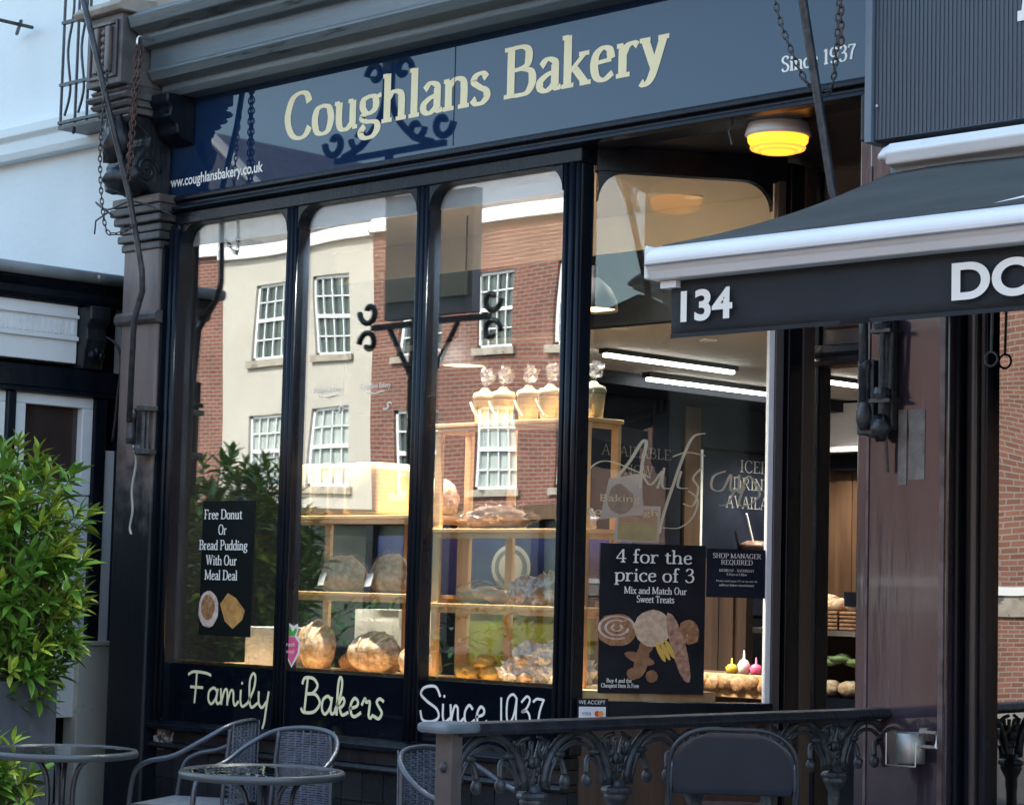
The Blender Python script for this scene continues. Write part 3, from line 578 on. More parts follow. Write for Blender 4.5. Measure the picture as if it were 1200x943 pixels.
# sign
sg = MB().box(-10.27, -5.05, .0, .1, 3.70, 4.35).build('sign_board', signm, bk)
MB().box(-7.838, -7.834, -.002, .0, 3.72, 4.28).build('sign_joint', navy, sg)
F1 = frame((-9.145, 0, 3.905), (1, 0, 0))
lettering('Coughlans Bakery', 'serif', F1, 2.70, .245, letterm, sg, thick=.205, thin=.08, off=.0012)
lettering('Since 1937', 'serif', frame((-5.81, 0, 3.79), (1, 0, 0)), .395, .066, letterw, sg, thick=.19, thin=.09, off=.0012)
plain_text('www.coughlansbakery.co.uk', frame((-10.19, 0, 3.762), (1, 0, 0)), .875, .058, letterw, sg, bold=.02, off=.0012)
# cornice and mouldings
MB().prism([(.1, 4.25), (-.10, 4.25), (-.13, 4.28), (-.13, 4.31), (-.20, 4.33), (-.23, 4.37), (-.23, 4.385), (-.215, 4.39), (-.215, 4.50), (-.27, 4.51), (-.29, 4.55), (-.29, 4.57), (-.36, 4.60), (-.38, 4.66), (-.32, 4.70), (.1, 4.718)], -10.08, -4.95, 'x').build('cornice', corn, bk, bevel=.006)
MB().prism([(.1, 3.70), (-.03, 3.70), (-.055, 3.685), (-.055, 3.665), (-.035, 3.655), (-.035, 3.64), (-.075, 3.63), (-.085, 3.61), (-.05, 3.60), (.1, 3.60)], -10.06, -5.1, 'x').build('lower_moulding', black, bk, bevel=.004)
box('window_head', black, bk, -10.03, -6.93, -.04, .08, 3.53, 3.598, .006)
box('lobby_soffit', blackm, bk, -6.93, -5.1, .1, 1.5, 3.62, 3.70, .0)
# window frame: mullions with rolls
def mullion(x, w_, z0=.80, z1=3.53):
    o = box('mullion', black, bk, x-w_/2, x+w_/2, -.02, .06, z0, z1, .006)
    for dx in (-w_*.33, 0, w_*.33): MB().tube([(x+dx, -.022, z0), (x+dx, -.022, z1)], .014 if dx else .018, 10).build('bead', black, o, smooth=True)
    return o
mullion(-9.015, .09); mullion(-8.01, .09); mullion(-7.0, .12)
box('side_post', black, bk, -10.06, -9.975, -.05, .06, .75, 3.53, .008)
MB().tube([(-9.985, -.052, .8), (-9.985, -.052, 3.5)], .016, 10).tube([(-10.03, -.052, .8), (-10.03, -.052, 3.5)], .016, 10).build('post_bead', black, bk, smooth=True)
def fillet(x, sx, r=.12, z=3.53, par=bk, fr=None):
    poly = [(x, z)]+[(x+sx*(r-r*math.cos(a)), z-r+r*math.sin(a)) for a in [math.pi/2*i/8 for i in range(9)]]
    poly = [(x, z), (x, z-r)]+[(x+sx*(r-r*math.cos(math.pi/2*i/8)), z-r+r*math.sin(math.pi/2*i/8)) for i in range(1, 9)]
    MB().prism(poly, -.03, .05, 'y').build('arched_corner', black, par)
panes = [(-9.975, -9.06), (-8.97, -8.055), (-7.965, -7.06)]
for a, b_ in panes:
    wp = MB().box(a-.01, b_+.01, .015, .021, 1.1, 3.54).build('window_pane', glass, bk)
    fillet(a, 1); fillet(b_, -1)
# arched corner mouldings follow the opening
# lettered black bands
bands = []
for a, b_ in panes:
    bands.append(MB().box(a-.01, b_+.01, .0, .03, .79, 1.10).build('sign_band', bandm, bk))
lettering('Family', 'script', frame((-9.825, 0, .895), (1, 0, 0)), .73, .165, lettery, bands[0], thick=.095, thin=.095)
lettering('Bakers', 'script', frame((-8.87, 0, .893), (1, 0, 0)), .66, .175, lettery, bands[1], thick=.095, thin=.095)
lettering('Since', 'script', frame((-7.965, 0, .905), (1, 0, 0)), .47, .165, letterw, bands[2], thick=.085, thin=.085)
lettering('1937', 'script', frame((-7.42, 0, .925), (1, 0, 0)), .30, .135, letterw, bands[2], thick=.09, thin=.09)
# sill, riser, tiles
MB().prism([(.1, .79), (-.05, .79), (-.09, .77), (-.09, .745), (-.05, .735), (.1, .735)], -10.06, -6.95, 'x').build('window_sill', black, bk, bevel=.004)
MB().box(-10.06, -6.95, -.03, .1, .67, .734).build('riser_board', blackm, bk, bevel=.003)
MB().prism([(.1, .668), (-.06, .668), (-.075, .65), (-.05, .635), (.1, .635)], -10.06, -6.95, 'x').build('riser_moulding', blackm, bk, bevel=.003)
st = MB().box(-10.06, -6.95, -.005, .1, 0, .634).build('stallriser', mat('dark_grout', (.02, .02, .02), .9), bk)
tm = None; tw = .155; th = .15
for r_ in range(4):
    for i in range(20):
        x = -10.055+i*tw+.003-(tw/2 if r_ % 2 else 0)*0; z = .632-(r_+1)*th
        if tm is None:
            b0 = MB().box(0, tw-.006, -.014, -.006, 0, th-.006); t0 = b0.build('tile', tilem, st); tm = t0.data; t0.location = (x+7.7, 0, z); t0.data.transform(Matrix.Translation((7.7-7.7, 0, 0)))
            for v in tm.vertices: v.co.x += 0
            # vertices were stored relative to the building's base: bring them back to the tile's own corner
            for v in tm.vertices: v.co.x -= 7.7
            t0.location = (x+7.7, random.uniform(-.0008, .0008), z)
        else:
            t = bpy.data.objects.new('tile', tm); col.objects.link(t); t.parent = st; t.location = (x+7.7, random.uniform(-.001, .001), z)
# pilaster left
def pilaster(x0, x1, y, m, mu, right=False):
    p = MB().box(x0, x1, y, .1, 0, 3.43).build('pilaster', m, bk, bevel=.012)
    MB().prism([(y+.02, 2.98), (y-.02, 2.98), (y-.035, 3.0), (y-.035, 3.03), (y-.02, 3.05), (y+.02, 3.05)], x0-.025, x1+.025, 'x').build('necking', mu, p, bevel=.003)
    z = 3.4
    for i, e in enumerate((.012, .03, .022, .048, .065)):
        MB().box(x0-e, x1+e, y-e, .09, z, z+.05-.006).build('capital_step', mu, p, bevel=.008); z += .05
    MB().box(x0-.05, x1+.05, y-.06, .085, z, z+.05).build('abacus', m, p, bevel=.008)
    return p
pilaster(-10.42, -10.08, -.10, halfwood, mat('worn_dark_moulding', (.03, .03, .034), .5, c2=(.085, .075, .072), nscale=7, bump=.4, bscale=30))
MB().box(-10.50, -10.425, -.03, .1, 0, 3.4).build('pilaster_side', mat('pinkish_side_board', (.22, .17, .155), .7, c2=(.32, .26, .24), nscale=5, c3=(.06, .05, .05), n3=3, t3=.5), bk)
MB().box(-10.08, -10.062, -.08, .1, 0, 3.42).build('pilaster_return', black, bk)
# console bracket above the capital
cz = MB().prism([(.0, 3.70), (-.10, 3.70), (-.16, 3.73), (-.24, 3.78), (-.27, 3.86), (-.23, 3.93), (-.18, 3.98), (-.17, 4.02), (-.22, 4.06), (-.29, 4.09), (-.31, 4.14), (.0, 4.14)], -10.40, -10.13, 'x').build('console', blackm, bk, bevel=.015)
for x in (-10.40, -10.13):
    MB().tube([(x, -.17+.085*math.cos(a*.5)*(1-a*.05), 3.83+.085*math.sin(a*.5)*(1-a*.05)) for a in range(18)], .012, 6).build('scroll', blackm, cz, smooth=True)
MB().blob((-10.265, -.30, 4.0), (.09, .07, .13), .35, 4, 18, 3).build('acanthus', blackm, cz, smooth=True)
MB().blob((-10.265, -.2, 3.79), (.15, .12, .09), .3, 4, 18, 5).build('acanthus', blackm, cz, smooth=True)
z = 4.14
for i, e in enumerate((.0, .03, .055, .03)):
    MB().prism([(.0, z), (-.31-e, z), (-.33-e, z+.018), (-.31-e, z+.036), (.0, z+.036)], -10.42-e*.6, -10.11+e*.6, 'x').build('console_cap', mat('grey_worn_stone', (.06, .06, .065), .6, c2=(.15, .14, .135), nscale=8, bump=.5, bscale=30), cz, bevel=.004); z += .038
blk = MB().box(-10.42, -10.10, -.40, .0, 4.292, 4.69).build('console_block', mat('grey_worn_block', (.07, .068, .07), .6, c2=(.14, .125, .12), nscale=7, bump=.4, bscale=30), bk, bevel=.008)
f = MB().box(-10.395, -10.375, -.415, -.4, 4.33, 4.65).box(-10.145, -10.125, -.415, -.4, 4.33, 4.65).box(-10.375, -10.145, -.415, -.4, 4.33, 4.35).box(-10.375, -10.145, -.415, -.4, 4.63, 4.65).build('panel_frame', wornwood, blk, bevel=.004)
MB().box(-10.33, -10.29, -.43, -.401, 4.36, 4.62).box(-10.22, -10.18, -.43, -.401, 4.36, 4.62).build('panel_rib', wornwood, blk, bevel=.006)
tb = MB()
for i in range(6): tb.blob((-10.255, -.41, 4.38+i*.042), (.022, .016, .02), .25, 5, 8, i)
tb.build('carved_drop', wornwood, blk, smooth=True)
MB().prism([(.0, 4.692), (-.44, 4.692), (-.46, 4.72), (-.42, 4.76), (.0, 4.80)], -10.50, -10.06, 'x').build('console_coping', stone, bk, bevel=.006)
# inner bracket just right of the console, under the cornice
MB().prism([(.0, 4.25), (-.2, 4.25), (-.2, 4.2), (-.17, 4.17), (-.18, 4.12), (-.13, 4.08), (-.12, 4.03), (-.07, 4.0), (.0, 3.98)], -10.10, -9.93, 'x').build('cornice_bracket', black, bk, bevel=.01)
# frieze mouldings at head of each pane are part of window head
# right pilaster
pr = MB().box(-5.27, -4.885, -.10, .1, 0, 3.40).build('pilaster', purple, bk, bevel=.01)
MB().box(-4.915, -4.892, -.112, -.098, 0, 3.3).box(-5.267, -5.255, -.106, -.098, 0, 3.3).build('pilaster_edge_strip', mat('worn_edge', (.06, .04, .045), .4, c2=(.16, .12, .12), nscale=12), pr)
nm = mat('worn_notice_paper', (.12, .115, .11), .8, c2=(.32, .3, .27), nscale=22, namt=.9)
MB().box(-5.115, -5.075, -.103, -.1015, 2.0, 2.3).build('torn_notice', nm, pr)
MB().box(-5.065, -4.99, -.103, -.1015, 2.02, 2.3).build('torn_notice', nm, pr)
for z in (2.13, 2.2, 2.26): MB().box(-5.06, -4.995, -.105, -.1032, z, z+.008).build('notice_line', greyl, pr)
pilaster_top = MB().box(-5.30, -4.85, -.13, .1, 3.402, 3.60).build('pilaster_cap', blackm, bk, bevel=.01)
for x0, x1, y in ((-4.885, -4.862, -.06), (-4.857, -4.82, -.02), (-4.815, -4.79, -.05), (-4.785, -4.755, -.03)):
    MB().box(x0, x1, y, .1, 0, 3.4).build('frame_post', black if x0 != -4.815 else mat('brown_frame', (.05, .04, .04), .35), bk, bevel=.008)
# splayed entrance window
def sbox(name, m, s0, s1, z0, z1, a, b_, par=bk, **k): return slab(MB(), S, s0, s1, z0, z1, a, b_).build(name, m, par, **k)
sbox('side_window_pane', glassS, -.02, .83, 1.05, 3.54, -.003, .003)
sbox('side_window_head', black, -.03, .9, 3.50, 3.62, -.03, .03, bevel=.004)
for x, sx in ((-.02, 1), (.83, -1)):
    r = .14; O, ux, uz, nn = S; poly = [(x, 3.5), (x, 3.5-r)]+[(x+sx*(r-r*math.cos(math.pi/2*i/8)), 3.5-r+r*math.sin(math.pi/2*i/8)) for i in range(1, 9)]
    m1 = MB(); vs = on_plane(S, poly, .025)+on_plane(S, poly, -.025); n = len(poly)
    m1.add(vs, [tuple(range(n)), tuple(range(n, 2*n))[::-1]]+[(i, n+i, n+(i+1) % n, (i+1) % n) for i in range(n)]); m1.build('arched_corner', black, bk)
sbox('side_window_sill', black, -.06, .86, .98, 1.05, -.03, .05, bevel=.006)
sbox('side_riser', darkwood, -.06, .86, .12, .978, -.03, .01)
sbox('white_edge_strip', whitep, .825, .852, .96, 3.3, -.02, .022, bevel=.003)
sbox('jamb_post', mat('grey_brown_jamb', (.045, .042, .044), .4, c2=(.08, .072, .07), nscale=5, stretch=(1, 1, .2)), .853, .895, .1, 3.6, -.03, .03, bevel=.004)
# entrance frame
box('entrance_post', black, bk, -6.46, -6.40, .86, .96, .1, 3.6, .006)
box('entrance_post', mat('brown_jamb', (.05, .04, .038), .45, c2=(.085, .07, .066), nscale=5, stretch=(1, 1, .2)), bk, -6.44, -6.40, .97, 1.06, .1, 3.6, .006)
box('door_frame', black, bk, -6.56, -6.42, 1.12, 1.22, .1, 3.6, .008)
box('door_frame', black, bk, -5.56, -5.46, 1.12, 1.22, .1, 3.6, .008)
MB().prism([(1.24, 2.65), (1.1, 2.65), (1.07, 2.67), (1.08, 2.69), (1.06, 2.71), (1.07, 2.74), (1.1, 2.75), (1.24, 2.75)], -6.42, -5.56, 'x').build('transom_bar', blackm, bk)
tp = box('transom_panel', mat('worn_brown_panel', (.045, .035, .035), .5, c2=(.10, .08, .075), nscale=5), bk, -6.42, -5.56, 1.14, 1.2, 2.752, 3.6, .004)
MB().box(-6.40, -5.6, 1.125, 1.14, 2.83, 2.84).box(-6.36, -5.7, 1.12, 1.14, 2.92, 3.02).build('transom_moulding', mat('dark_red_panel', (.06, .015, .02), .3), tp, bevel=.004)
MB().blob((-6.27, 1.12, 2.96), (.05, .015, .035), .4, 6, 12, 3).build('carved_flower', iron, tp, smooth=True)
box('entrance_return', purple, bk, -5.46, -5.31, .1, 1.25, .1, 3.6, .006)
MB().box(-6.4, -5.56, 1.1, 1.25, .0, .13).build('doorstep', stone, bk)
MB().box(-6.93, -5.3, .1, 1.1, 0, .02).build('lobby_floor', tilem, bk)
# window bed
MB().prism([(-10.03, .07), (-7.0, .07), (-6.9, .14), (-6.62, .62), (-10.03, .62)], 1.04, 1.095, 'z').build('window_bed', pine, bk)
MB().box(-10.03, -7.07, .055, .068, 1.06, 1.115).build('window_bed_edge', brownwood, bk)
MB().box(-10.03, -7.07, .05, .07, 3.42, 3.598).build('window_pelmet', whitep, bk)

# interior finish on the left wall: menus and lettering
def on_left(y0, y1, z0, z1, m, name, par, d0=.005, d1=.02): return MB().box(-10.42+d0, -10.42+d1, y0, y1, z0, z1).build(name, m, par)
mb1 = thing('menu_board', 'dark blue menu board reading AVAILABLE NOW on the wall behind the glass', 'menu board', (-10.42, 4.3, 2.2))
on_left(3.75, 4.85, 1.5, 2.66, navy, 'board', mb1, -.015, .0)
lettering('AVAILABLE', 'serif', frame((-10.42, 3.98, 2.5), (0, 1, 0)), .75, .075, greyl, mb1, off=.003, thick=.13)
lettering('NOW', 'serif', frame((-10.42, 4.22, 2.37), (0, 1, 0)), .32, .075, greyl, mb1, off=.003, thick=.13)
mb2 = thing('menu_board', 'dark blue menu board advertising ICED DRINKS with a printed cup', 'menu board', (-10.42, 5.5, 2.2))
on_left(5.1, 6.2, 1.4, 2.6, navy, 'board', mb2, -.015, .0)
for t_, y, z, w_ in (('ICED', 5.52, 2.46, .36), ('DRINKS', 5.44, 2.33, .55), ('AVAILABLE', 5.36, 2.19, .75)): lettering(t_, 'serif', frame((-10.42, y, z), (0, 1, 0)), w_, .09, greyl, mb2, off=.003, thick=.13)
on_left(5.06, 5.085, 1.4, 2.6, whitep, 'frame', mb2, -.01, .01)
cup = MB(); cup.lathe([(.075, 1.68), (.105, 1.9), (.115, 1.9), (.115, 1.925), (.06, 1.95)], (-10.33, 5.6, 0), 16)
tag(cup.build('paper_cup', mat('brown_drink', (.18, .09, .06), .4, c2=(.3, .2, .15), nscale=20), None, smooth=True), 'tall brown iced drink cup with a striped straw before the menu wall', 'cup')
tag(MB().tube([(-10.33, 5.6, 1.9), (-10.33, 5.5, 2.15)], .008, 6).build('drinking_straw', whitep, None), 'white striped straw leaning out of the iced drink cup', 'straw')
MB().box(-10.42, -10.4, 4.87, 5.04, 1.3, 2.9).build('timber_panel', brownwood, bk)
# partition, counter
ctr = thing('shop_counter', 'dark timber boarded counter with a lighter rail behind the entrance window', 'counter', (-7.6, 2, 0))
MB().box(-8.9, -7.78, 2.3, 2.36, .12, 1.75).build('boarded_screen', darkwood, ctr)
for i in range(10): MB().box(-8.9+i*.105, -8.9+i*.105+.098, 2.28, 2.299, .12, 1.74).build('board', darkwood, ctr)
MB().box(-8.2, -7.0, 1.6, 2.0, 1.11, 1.135).build('counter_top', brownwood, ctr, bevel=.004)
MB().box(-8.2, -7.0, 1.58, 1.599, 1.02, 1.14).build('counter_rail', pine, ctr, bevel=.004)
MB().box(-8.15, -7.05, 1.65, 1.95, .12, 1.1).build('counter_body', darkwood, ctr)
for x, c, h, lb in ((-7.36, mat('mustard_yellow', (.6, .42, .03), .4), .05, 'yellow sauce pot on the counter'), (-7.28, whitep, .075, 'white sauce pot with pointed lid on the counter'), (-7.2, pink, .055, 'pink topped pot on the counter'), (-7.1, whitep, .06, 'small white pot at the right end of the counter')):
    tag(MB().lathe([(.025, 1.135), (.034, 1.135+h*.7), (.02, 1.135+h), (.006, 1.135+h*1.1), (.003, 1.135+h*1.7)], (x, 1.66, 0), 12).build('sauce_pot', c, None, smooth=True), lb, 'pot')
cloth = MB(); [cloth.blob((-7.75+i*.085, 1.575, 1.085+.01*(i % 2)), (.055, .028, .045), .2, 5, 12, i) for i in range(9)]
tag(cloth.build('bread_tray', pastry, None, smooth=True), 'tray of plaited golden bread along the counter edge', 'bread')
# display case seen through the door
dc = thing('display_case', 'glass bakery display case with lit shelves seen through the doorway', 'display case', (-7.6, 3, 0))
MB().box(-8.2, -7.0, 2.85, 3.35, .12, .98).build('case_body', black, dc)
MB().box(-8.2, -7.0, 2.85, 3.35, 1.33, 1.36).build('case_top', steel, dc)
MB().box(-8.2, -7.0, 2.9, 3.3, 1.14, 1.15).build('case_shelf', glassS, dc)
MB().box(-8.2, -7.0, 2.842, 2.848, .98, 1.33).build('case_glass', glassS, dc)
MB().box(-8.2, -7.0, 3.3, 3.32, .98, 1.33).build('case_back', darkwood, dc)
lf = MB(); 
for i in range(7): lf.blob((-7.9+i*.1, 2.95, 1.18+.02*(i % 2)), (.07, .05, .025), .5, 6, 10, i)
tag(lf.build('salad_filling', mat('lettuce', (.2, .3, .1), .6, c2=(.4, .5, .25), nscale=30), None, smooth=True), 'row of green salad leaves on the upper shelf of the display case', 'salad')
for i in range(4): tag(MB().blob((-7.78+i*.125, 2.93, 1.03), (.065, .055, .048), .1, 3, 14, i).build('bread_roll', crust, None, smooth=True), ['golden round roll at the left of the display case', 'second round roll inside the display case', 'third round roll inside the display case', 'rightmost round roll inside the display case'][i], 'bread roll')
for i, x in enumerate((-7.7, -7.42)):
    bs = MB(); bs.box(x-.13, x+.13, 2.87, 3.1, 1.361, 1.47)
    for j in range(5): bs.tube([(x-.132, 2.868, 1.372+j*.022), (x+.132, 2.868, 1.372+j*.022)], .009, 6)
    tag(bs.build('bread_basket', basket, None), ['left brown wicker basket of bread on top of the display case', 'right brown wicker basket of bread on top of the display case'][i], 'basket')
    for j in range(3): tag(MB().blob((x-.07+j*.07, 2.95, 1.5+.02*(j % 2)), (.06, .09, .045), .2, 3, 12, i*3+j).build('loaf', crust, None, smooth=True), ['floury loaf, ', 'crusty loaf, ', 'pale loaf, '][j]+['in the left wicker basket', 'in the right wicker basket'][i], 'loaf')
tag(MB().box(-7.52, -7.36, 2.86, 2.9, 1.5, 1.58).build('price_board', black, None), 'small black price board leaning on the baskets', 'board')
# rear of the shop
box('white_cupboard', whitep, bk, -10.35, -8.6, 6.1, 6.38, 2.68, 3.0, .004)
box('cupboard_edge', whitep, bk, -10.35, -8.6, 6.05, 6.38, 2.63, 2.672, .003)
MB().box(-10.35, -8.6, 6.3, 6.38, .12, 2.5).build('oak_panelling', brownwood, bk)
MB().box(-10.35, -8.6, 6.2, 6.38, 2.5, 2.62).build('dark_shelf', black, bk)
MB().box(-9.66, -9.3, 6.25, 6.299, .12, 1.8).build('rear_door', black, bk)
for i in range(6): MB().box(-10.1+i*.16, -9.95+i*.16, 6.29, 6.298, .2, 2.48).build('oak_board', brownwood, bk)
tag(MB().tube([(-8.9, 4.3, 3.0), (-8.92, 4.3, 1.5)], .006, 5).build('pull_cord', whitep, None), 'white cord hanging from the ceiling inside the doorway', 'cord')

# ------------------------------------------------------------------ lamps inside the shop
warm = (1, .93, .82)
lm_strip = emit_mat('strip_tube', (1, .97, .9), 4.5); lm_down = emit_mat('downlight_lens', (1, .9, .75), 12); lm_pend = emit_mat('pendant_inner', (1, .62, .3), 2.2)
def strip(x, y0, y1, z, label):
    t = thing('strip_light', label, 'light', (x, (y0+y1)/2, z), 'ceiling strip lights in the shop')
    MB().box(x-.018, x+.018, y0, y1, z-.02, z).build('tube', lm_strip, t); MB().box(x-.035, x+.035, y0-.02, y1+.02, z+.001, z+.03).build('housing', blackm, t)
strip(-9.05, 2.49, 3.72, 2.99, 'upper long white strip light on the ceiling behind the entrance window')
strip(-9.80, 3.75, 5.3, 2.985, 'lower long white strip light on the ceiling behind the entrance window')
strip(-8.9, 4.45, 5.4, 2.99, 'white strip light seen through the doorway')
strip(-7.4, 2.4, 3.6, 2.99, 'white strip light over the display case')
def downlight(x, y, z, e, label, spot=True):
    t = thing('downlight', label, 'light', (x, y, z), 'round recessed downlights')
    MB().lathe([(.0, -.002), (.034, -.004)], (x, y, z-.002), 16).build('lens', lm_down, t)
    MB().lathe([(.035, -.006), (.05, -.008), (.052, .0)], (x, y, z-.001), 16).build('rim', whitep, t)
    if spot:
        l = bpy.data.lights.new('downlight_lamp', 'SPOT'); l.energy = e; l.color = warm; l.spot_size = R(120); l.spot_blend = .8; l.shadow_soft_size = .04
        lo = bpy.data.objects.new('downlight_lamp', l); col.objects.link(lo); lo.location = (x, y, z-.03)
for x_, l_ in ((-9.26, 'recessed downlight above the left side of the second pane'), (-8.75, 'added downlight above the right side of the second pane, lighting the loaves'), (-8.2, 'recessed downlight above the left side of the third pane'), (-7.62, 'added downlight above the right side of the third pane, lighting the loaves')): downlight(x_, .12, 3.60, 92, l_)  # right-hand one of each pair is added; all set forward to light loaf fronts
downlight(-7.35, 1.27, 3.60, 60, 'bright downlight in the pale ceiling of the entrance window'); downlight(-8.25, 1.72, 3.02, 35, 'left downlight on the low ceiling'); downlight(-8.22, 2.46, 3.02, 35, 'right downlight on the low ceiling')
downlight(-9.8, 5.6, 3.02, 50, 'downlight far back by the menu wall'); 
for (x, y, z, lab) in ((-7.35, .5, 2.92, 'dark dome pendant lamp hanging in the entrance window'), (-8.75, 1.0, 2.76, 'dark dome pendant lamp glowing behind the third pane')):
    t = thing('pendant_lamp', lab, 'lamp', (x, y, z), 'dome pendant lamps')
    MB().lathe([(.135, 0), (.13, .05), (.1, .11), (.055, .15), (.03, .17), (.03, .22), (.0, .22)], (x, y, z), 24, cap=False).build('shade', mat('black_shade', (.03, .032, .036), .6, spec=.2), t, smooth=True)
    MB().lathe([(.0, .03), (.125, .012)], (x, y, z), 24).build('glowing_inner', lm_pend, t)
    MB().tube([(x, y, z+.22), (x, y, 3.6)], .005, 6).build('cable', black, t)
# bulkhead lamp outside, under the beam
t = thing('bulkhead_lamp', 'round white bulkhead lamp glowing orange beneath the bakery fascia', 'lamp', (-5.93, .12, 3.6))
MB().lathe([(.0, .10), (.11, .10), (.13, .085), (.142, .045), (.146, .03), (.134, .022)], (-5.93, .14, 3.522), 28).build('lamp_body', lampw, t, smooth=True)
om = mat('orange_diffuser', (.55, .22, .02), .25, c2=(.75, .36, .05), nscale=9, emit=(1, .33, .02), es=.55)
MB().lathe([(.134, .028), (.131, .0), (.11, -.028), (.068, -.043), (.0, -.048)], (-5.93, .14, 3.522), 28).build('diffuser', om, t, smooth=True)
for r in (.114, .08): MB().lathe([(r-.004, -.03 if r > .1 else -.041), (r+.004, -.033 if r > .1 else -.044), (r+.009, -.024 if r > .1 else -.036)], (-5.93, .14, 3.522), 28).build('diffuser_rib', mat('amber_rib', (.6, .25, .03), .3, emit=(1, .4, .05), es=.3), t)
MB().tube([(-6.06, .0, 3.62), (-6.07, -.03, 3.56), (-6.05, -.03, 3.5)], .004, 5).build('wire_clip', iron, t)
# ------------------------------------------------------------------ posters and stickers on the glass
A0 = frame((0, .012, 0), (1, 0, 0))
def flat(fr, pts, m, name, par, off): return MB().add(on_plane(fr, pts, off), [tuple(range(len(pts)))]).build(name, m, par)
def ell(cx, cz, rx, rz, n=14, jit=0, seed=0, rot=0):
    rd = random.Random(seed); out = []
    for i in range(n):
        a = 2*math.pi*i/n; k = 1+rd.uniform(-jit, jit); x, z = rx*k*math.cos(a), rz*k*math.sin(a)
        out.append((cx+x*math.cos(rot)-z*math.sin(rot), cz+x*math.sin(rot)+z*math.cos(rot)))
    return out
posterm = mat('dark_poster_print', (.003, .004, .007), .5, spec=.12, c2=(.022, .025, .03), nscale=5, namt=.9)
p = thing('poster', 'tall dark meal deal poster offering a free donut or bread pudding in the leftmost pane', 'poster', (-9.52, 0, 1.6))
slab(MB(), A0, -9.745, -9.30, 1.26, 1.985, 0, .002).build('sheet', mat('dark_green_black_sheet', (.005, .008, .008), .5, spec=.12, c2=(.008, .011, .011), nscale=3), p)
for t_, x, z, w_ in (('Free Donut', -9.565, 1.888, .33), ('Or', -9.565, 1.805, .075), ('Bread Pudding', -9.555, 1.722, .42), ('With Our', -9.565, 1.64, .27), ('Meal Deal', -9.565, 1.56, .285)):
    lettering(t_, 'serif', frame((x, .012, z), (1, 0, 0)), w_, .052, letterw, p, off=.004, center=True, thick=.17, thin=.09)
flat(A0, ell(-9.665, 1.40, .088, .1, 18, .03, 1), sugar, 'donut_picture', p, .003)
flat(A0, ell(-9.67, 1.41, .06, .07, 14, .05, 2), pastry, 'donut_filling', p, .0036)
flat(A0, [(-9.565, 1.43), (-9.50, 1.49), (-9.43, 1.465), (-9.35, 1.40), (-9.37, 1.35), (-9.45, 1.30), (-9.52, 1.34)], mat('bread_pudding_print', (.3, .13, .03), .6, c2=(.75, .42, .12), nscale=16, namt=.8), 'pudding_picture', p, .003)
wb = tag(MB().box(-9.64, -9.2, .25, .5, 1.096, 1.31).build('white_box', whitep, None, bevel=.004), 'white cardboard box standing behind the meal deal poster', 'box')
# fruit sticker
p = thing('fruit_sticker', 'pink strawberry shaped sticker with green leaf in the second pane', 'sticker', (-8.935, .0, 1.22))
flat(A0, [(-8.94, 1.115), (-9.0, 1.19), (-9.01, 1.25), (-8.985, 1.285), (-9.0, 1.32), (-8.97, 1.345), (-8.93, 1.33), (-8.9, 1.345), (-8.895, 1.31), (-8.905, 1.285), (-8.875, 1.25), (-8.88, 1.19)], letterw, 'backing', p, .012)
flat(A0, [(-8.94, 1.13), (-8.988, 1.195), (-8.996, 1.245), (-8.965, 1.275), (-8.92, 1.275), (-8.888, 1.245), (-8.895, 1.195)], pink, 'fruit', p, .013)
flat(A0, [(-8.965, 1.278), (-8.985, 1.31), (-8.965, 1.33), (-8.94, 1.30), (-8.91, 1.325), (-8.905, 1.305), (-8.925, 1.278)], greenp, 'leaf', p, .013)
plain_text('fresh', frame((-8.942, .0, 1.225), (1, 0, 0)), .08, .022, letterw, p, off=.0135, center=True); plain_text('bread', frame((-8.942, .0, 1.19), (1, 0, 0)), .07, .02, letterw, p, off=.0135, center=True)
# small frosted names on the glass
for x, z, lab in ((-8.74, 2.54, 'small frosted white bakery name on the second pane, left one'), (-8.37, 2.545, 'small frosted white bakery name on the second pane, right one')):
    t = thing('glass_decal', lab, 'decal', (x, 0, z), 'frosted names on the glass')
    plain_text('Coughlans Bakery', frame((x-.11, .012, z), (1, 0, 0)), .23, .026, letterw, t, slant=.2)
    MB().tube([(x-.06, .008, z-.02), (x, .008, z-.028), (x+.07, .008, z-.018)], .003, 5).build('flourish', letterw, t)
    lettering('Artisan', 'script', frame((x-.0, .012, z-.12), (1, .0, 0)), .12, .06, letterw, t, thick=.1, thin=.1, slant=.3) if False else None
    lettering('As', 'script', frame((x+.0, .012, z-.11), (1, .0, 0)), .11, .06, letterw, t, thick=.12, thin=.12, slant=.4)
# gold Artisan script across the splayed glass
art = thing('glass_script', 'large gold handwritten word Artisan flowing across the entrance side window', 'lettering', (-6.7, .45, 2.1))
def pen(fr, pts, w_, par, m, off=.006, n=8, nm='stroke'):
    P = catmull([Vector((a, b_, 0)) for a, b_ in pts], n); vs = []; O, ux, uz, nn = fr
    for i, q in enumerate(P):
        t = (P[min(i+1, len(P)-1)]-P[max(i-1, 0)]).normalized(); k = w_*.85*(.4+.8*abs(t.y)); nv = Vector((-t.y, t.x, 0))*k/2
        for sg in (1, -1): vs.append(tuple(O+ux*(q.x+nv.x*sg)+uz*(q.y+nv.y*sg)+nn*off))
    return MB().add(vs, [(2*i, 2*i+1, 2*i+3, 2*i+2) for i in range(len(P)-1)]).build(nm, m, par)
def sz(u, v):
    d = Fv+Rv*(u-600)/FPX-Uv*(v-471.5)/FPX
    # a point of the glass seen at (u, v), used only to copy the script's outline
    O = S[0]; n = S[3]; t = (O-CAM).dot(n)/d.dot(n); q = CAM+d*t-O; return (q.dot(S[1]), q.z)
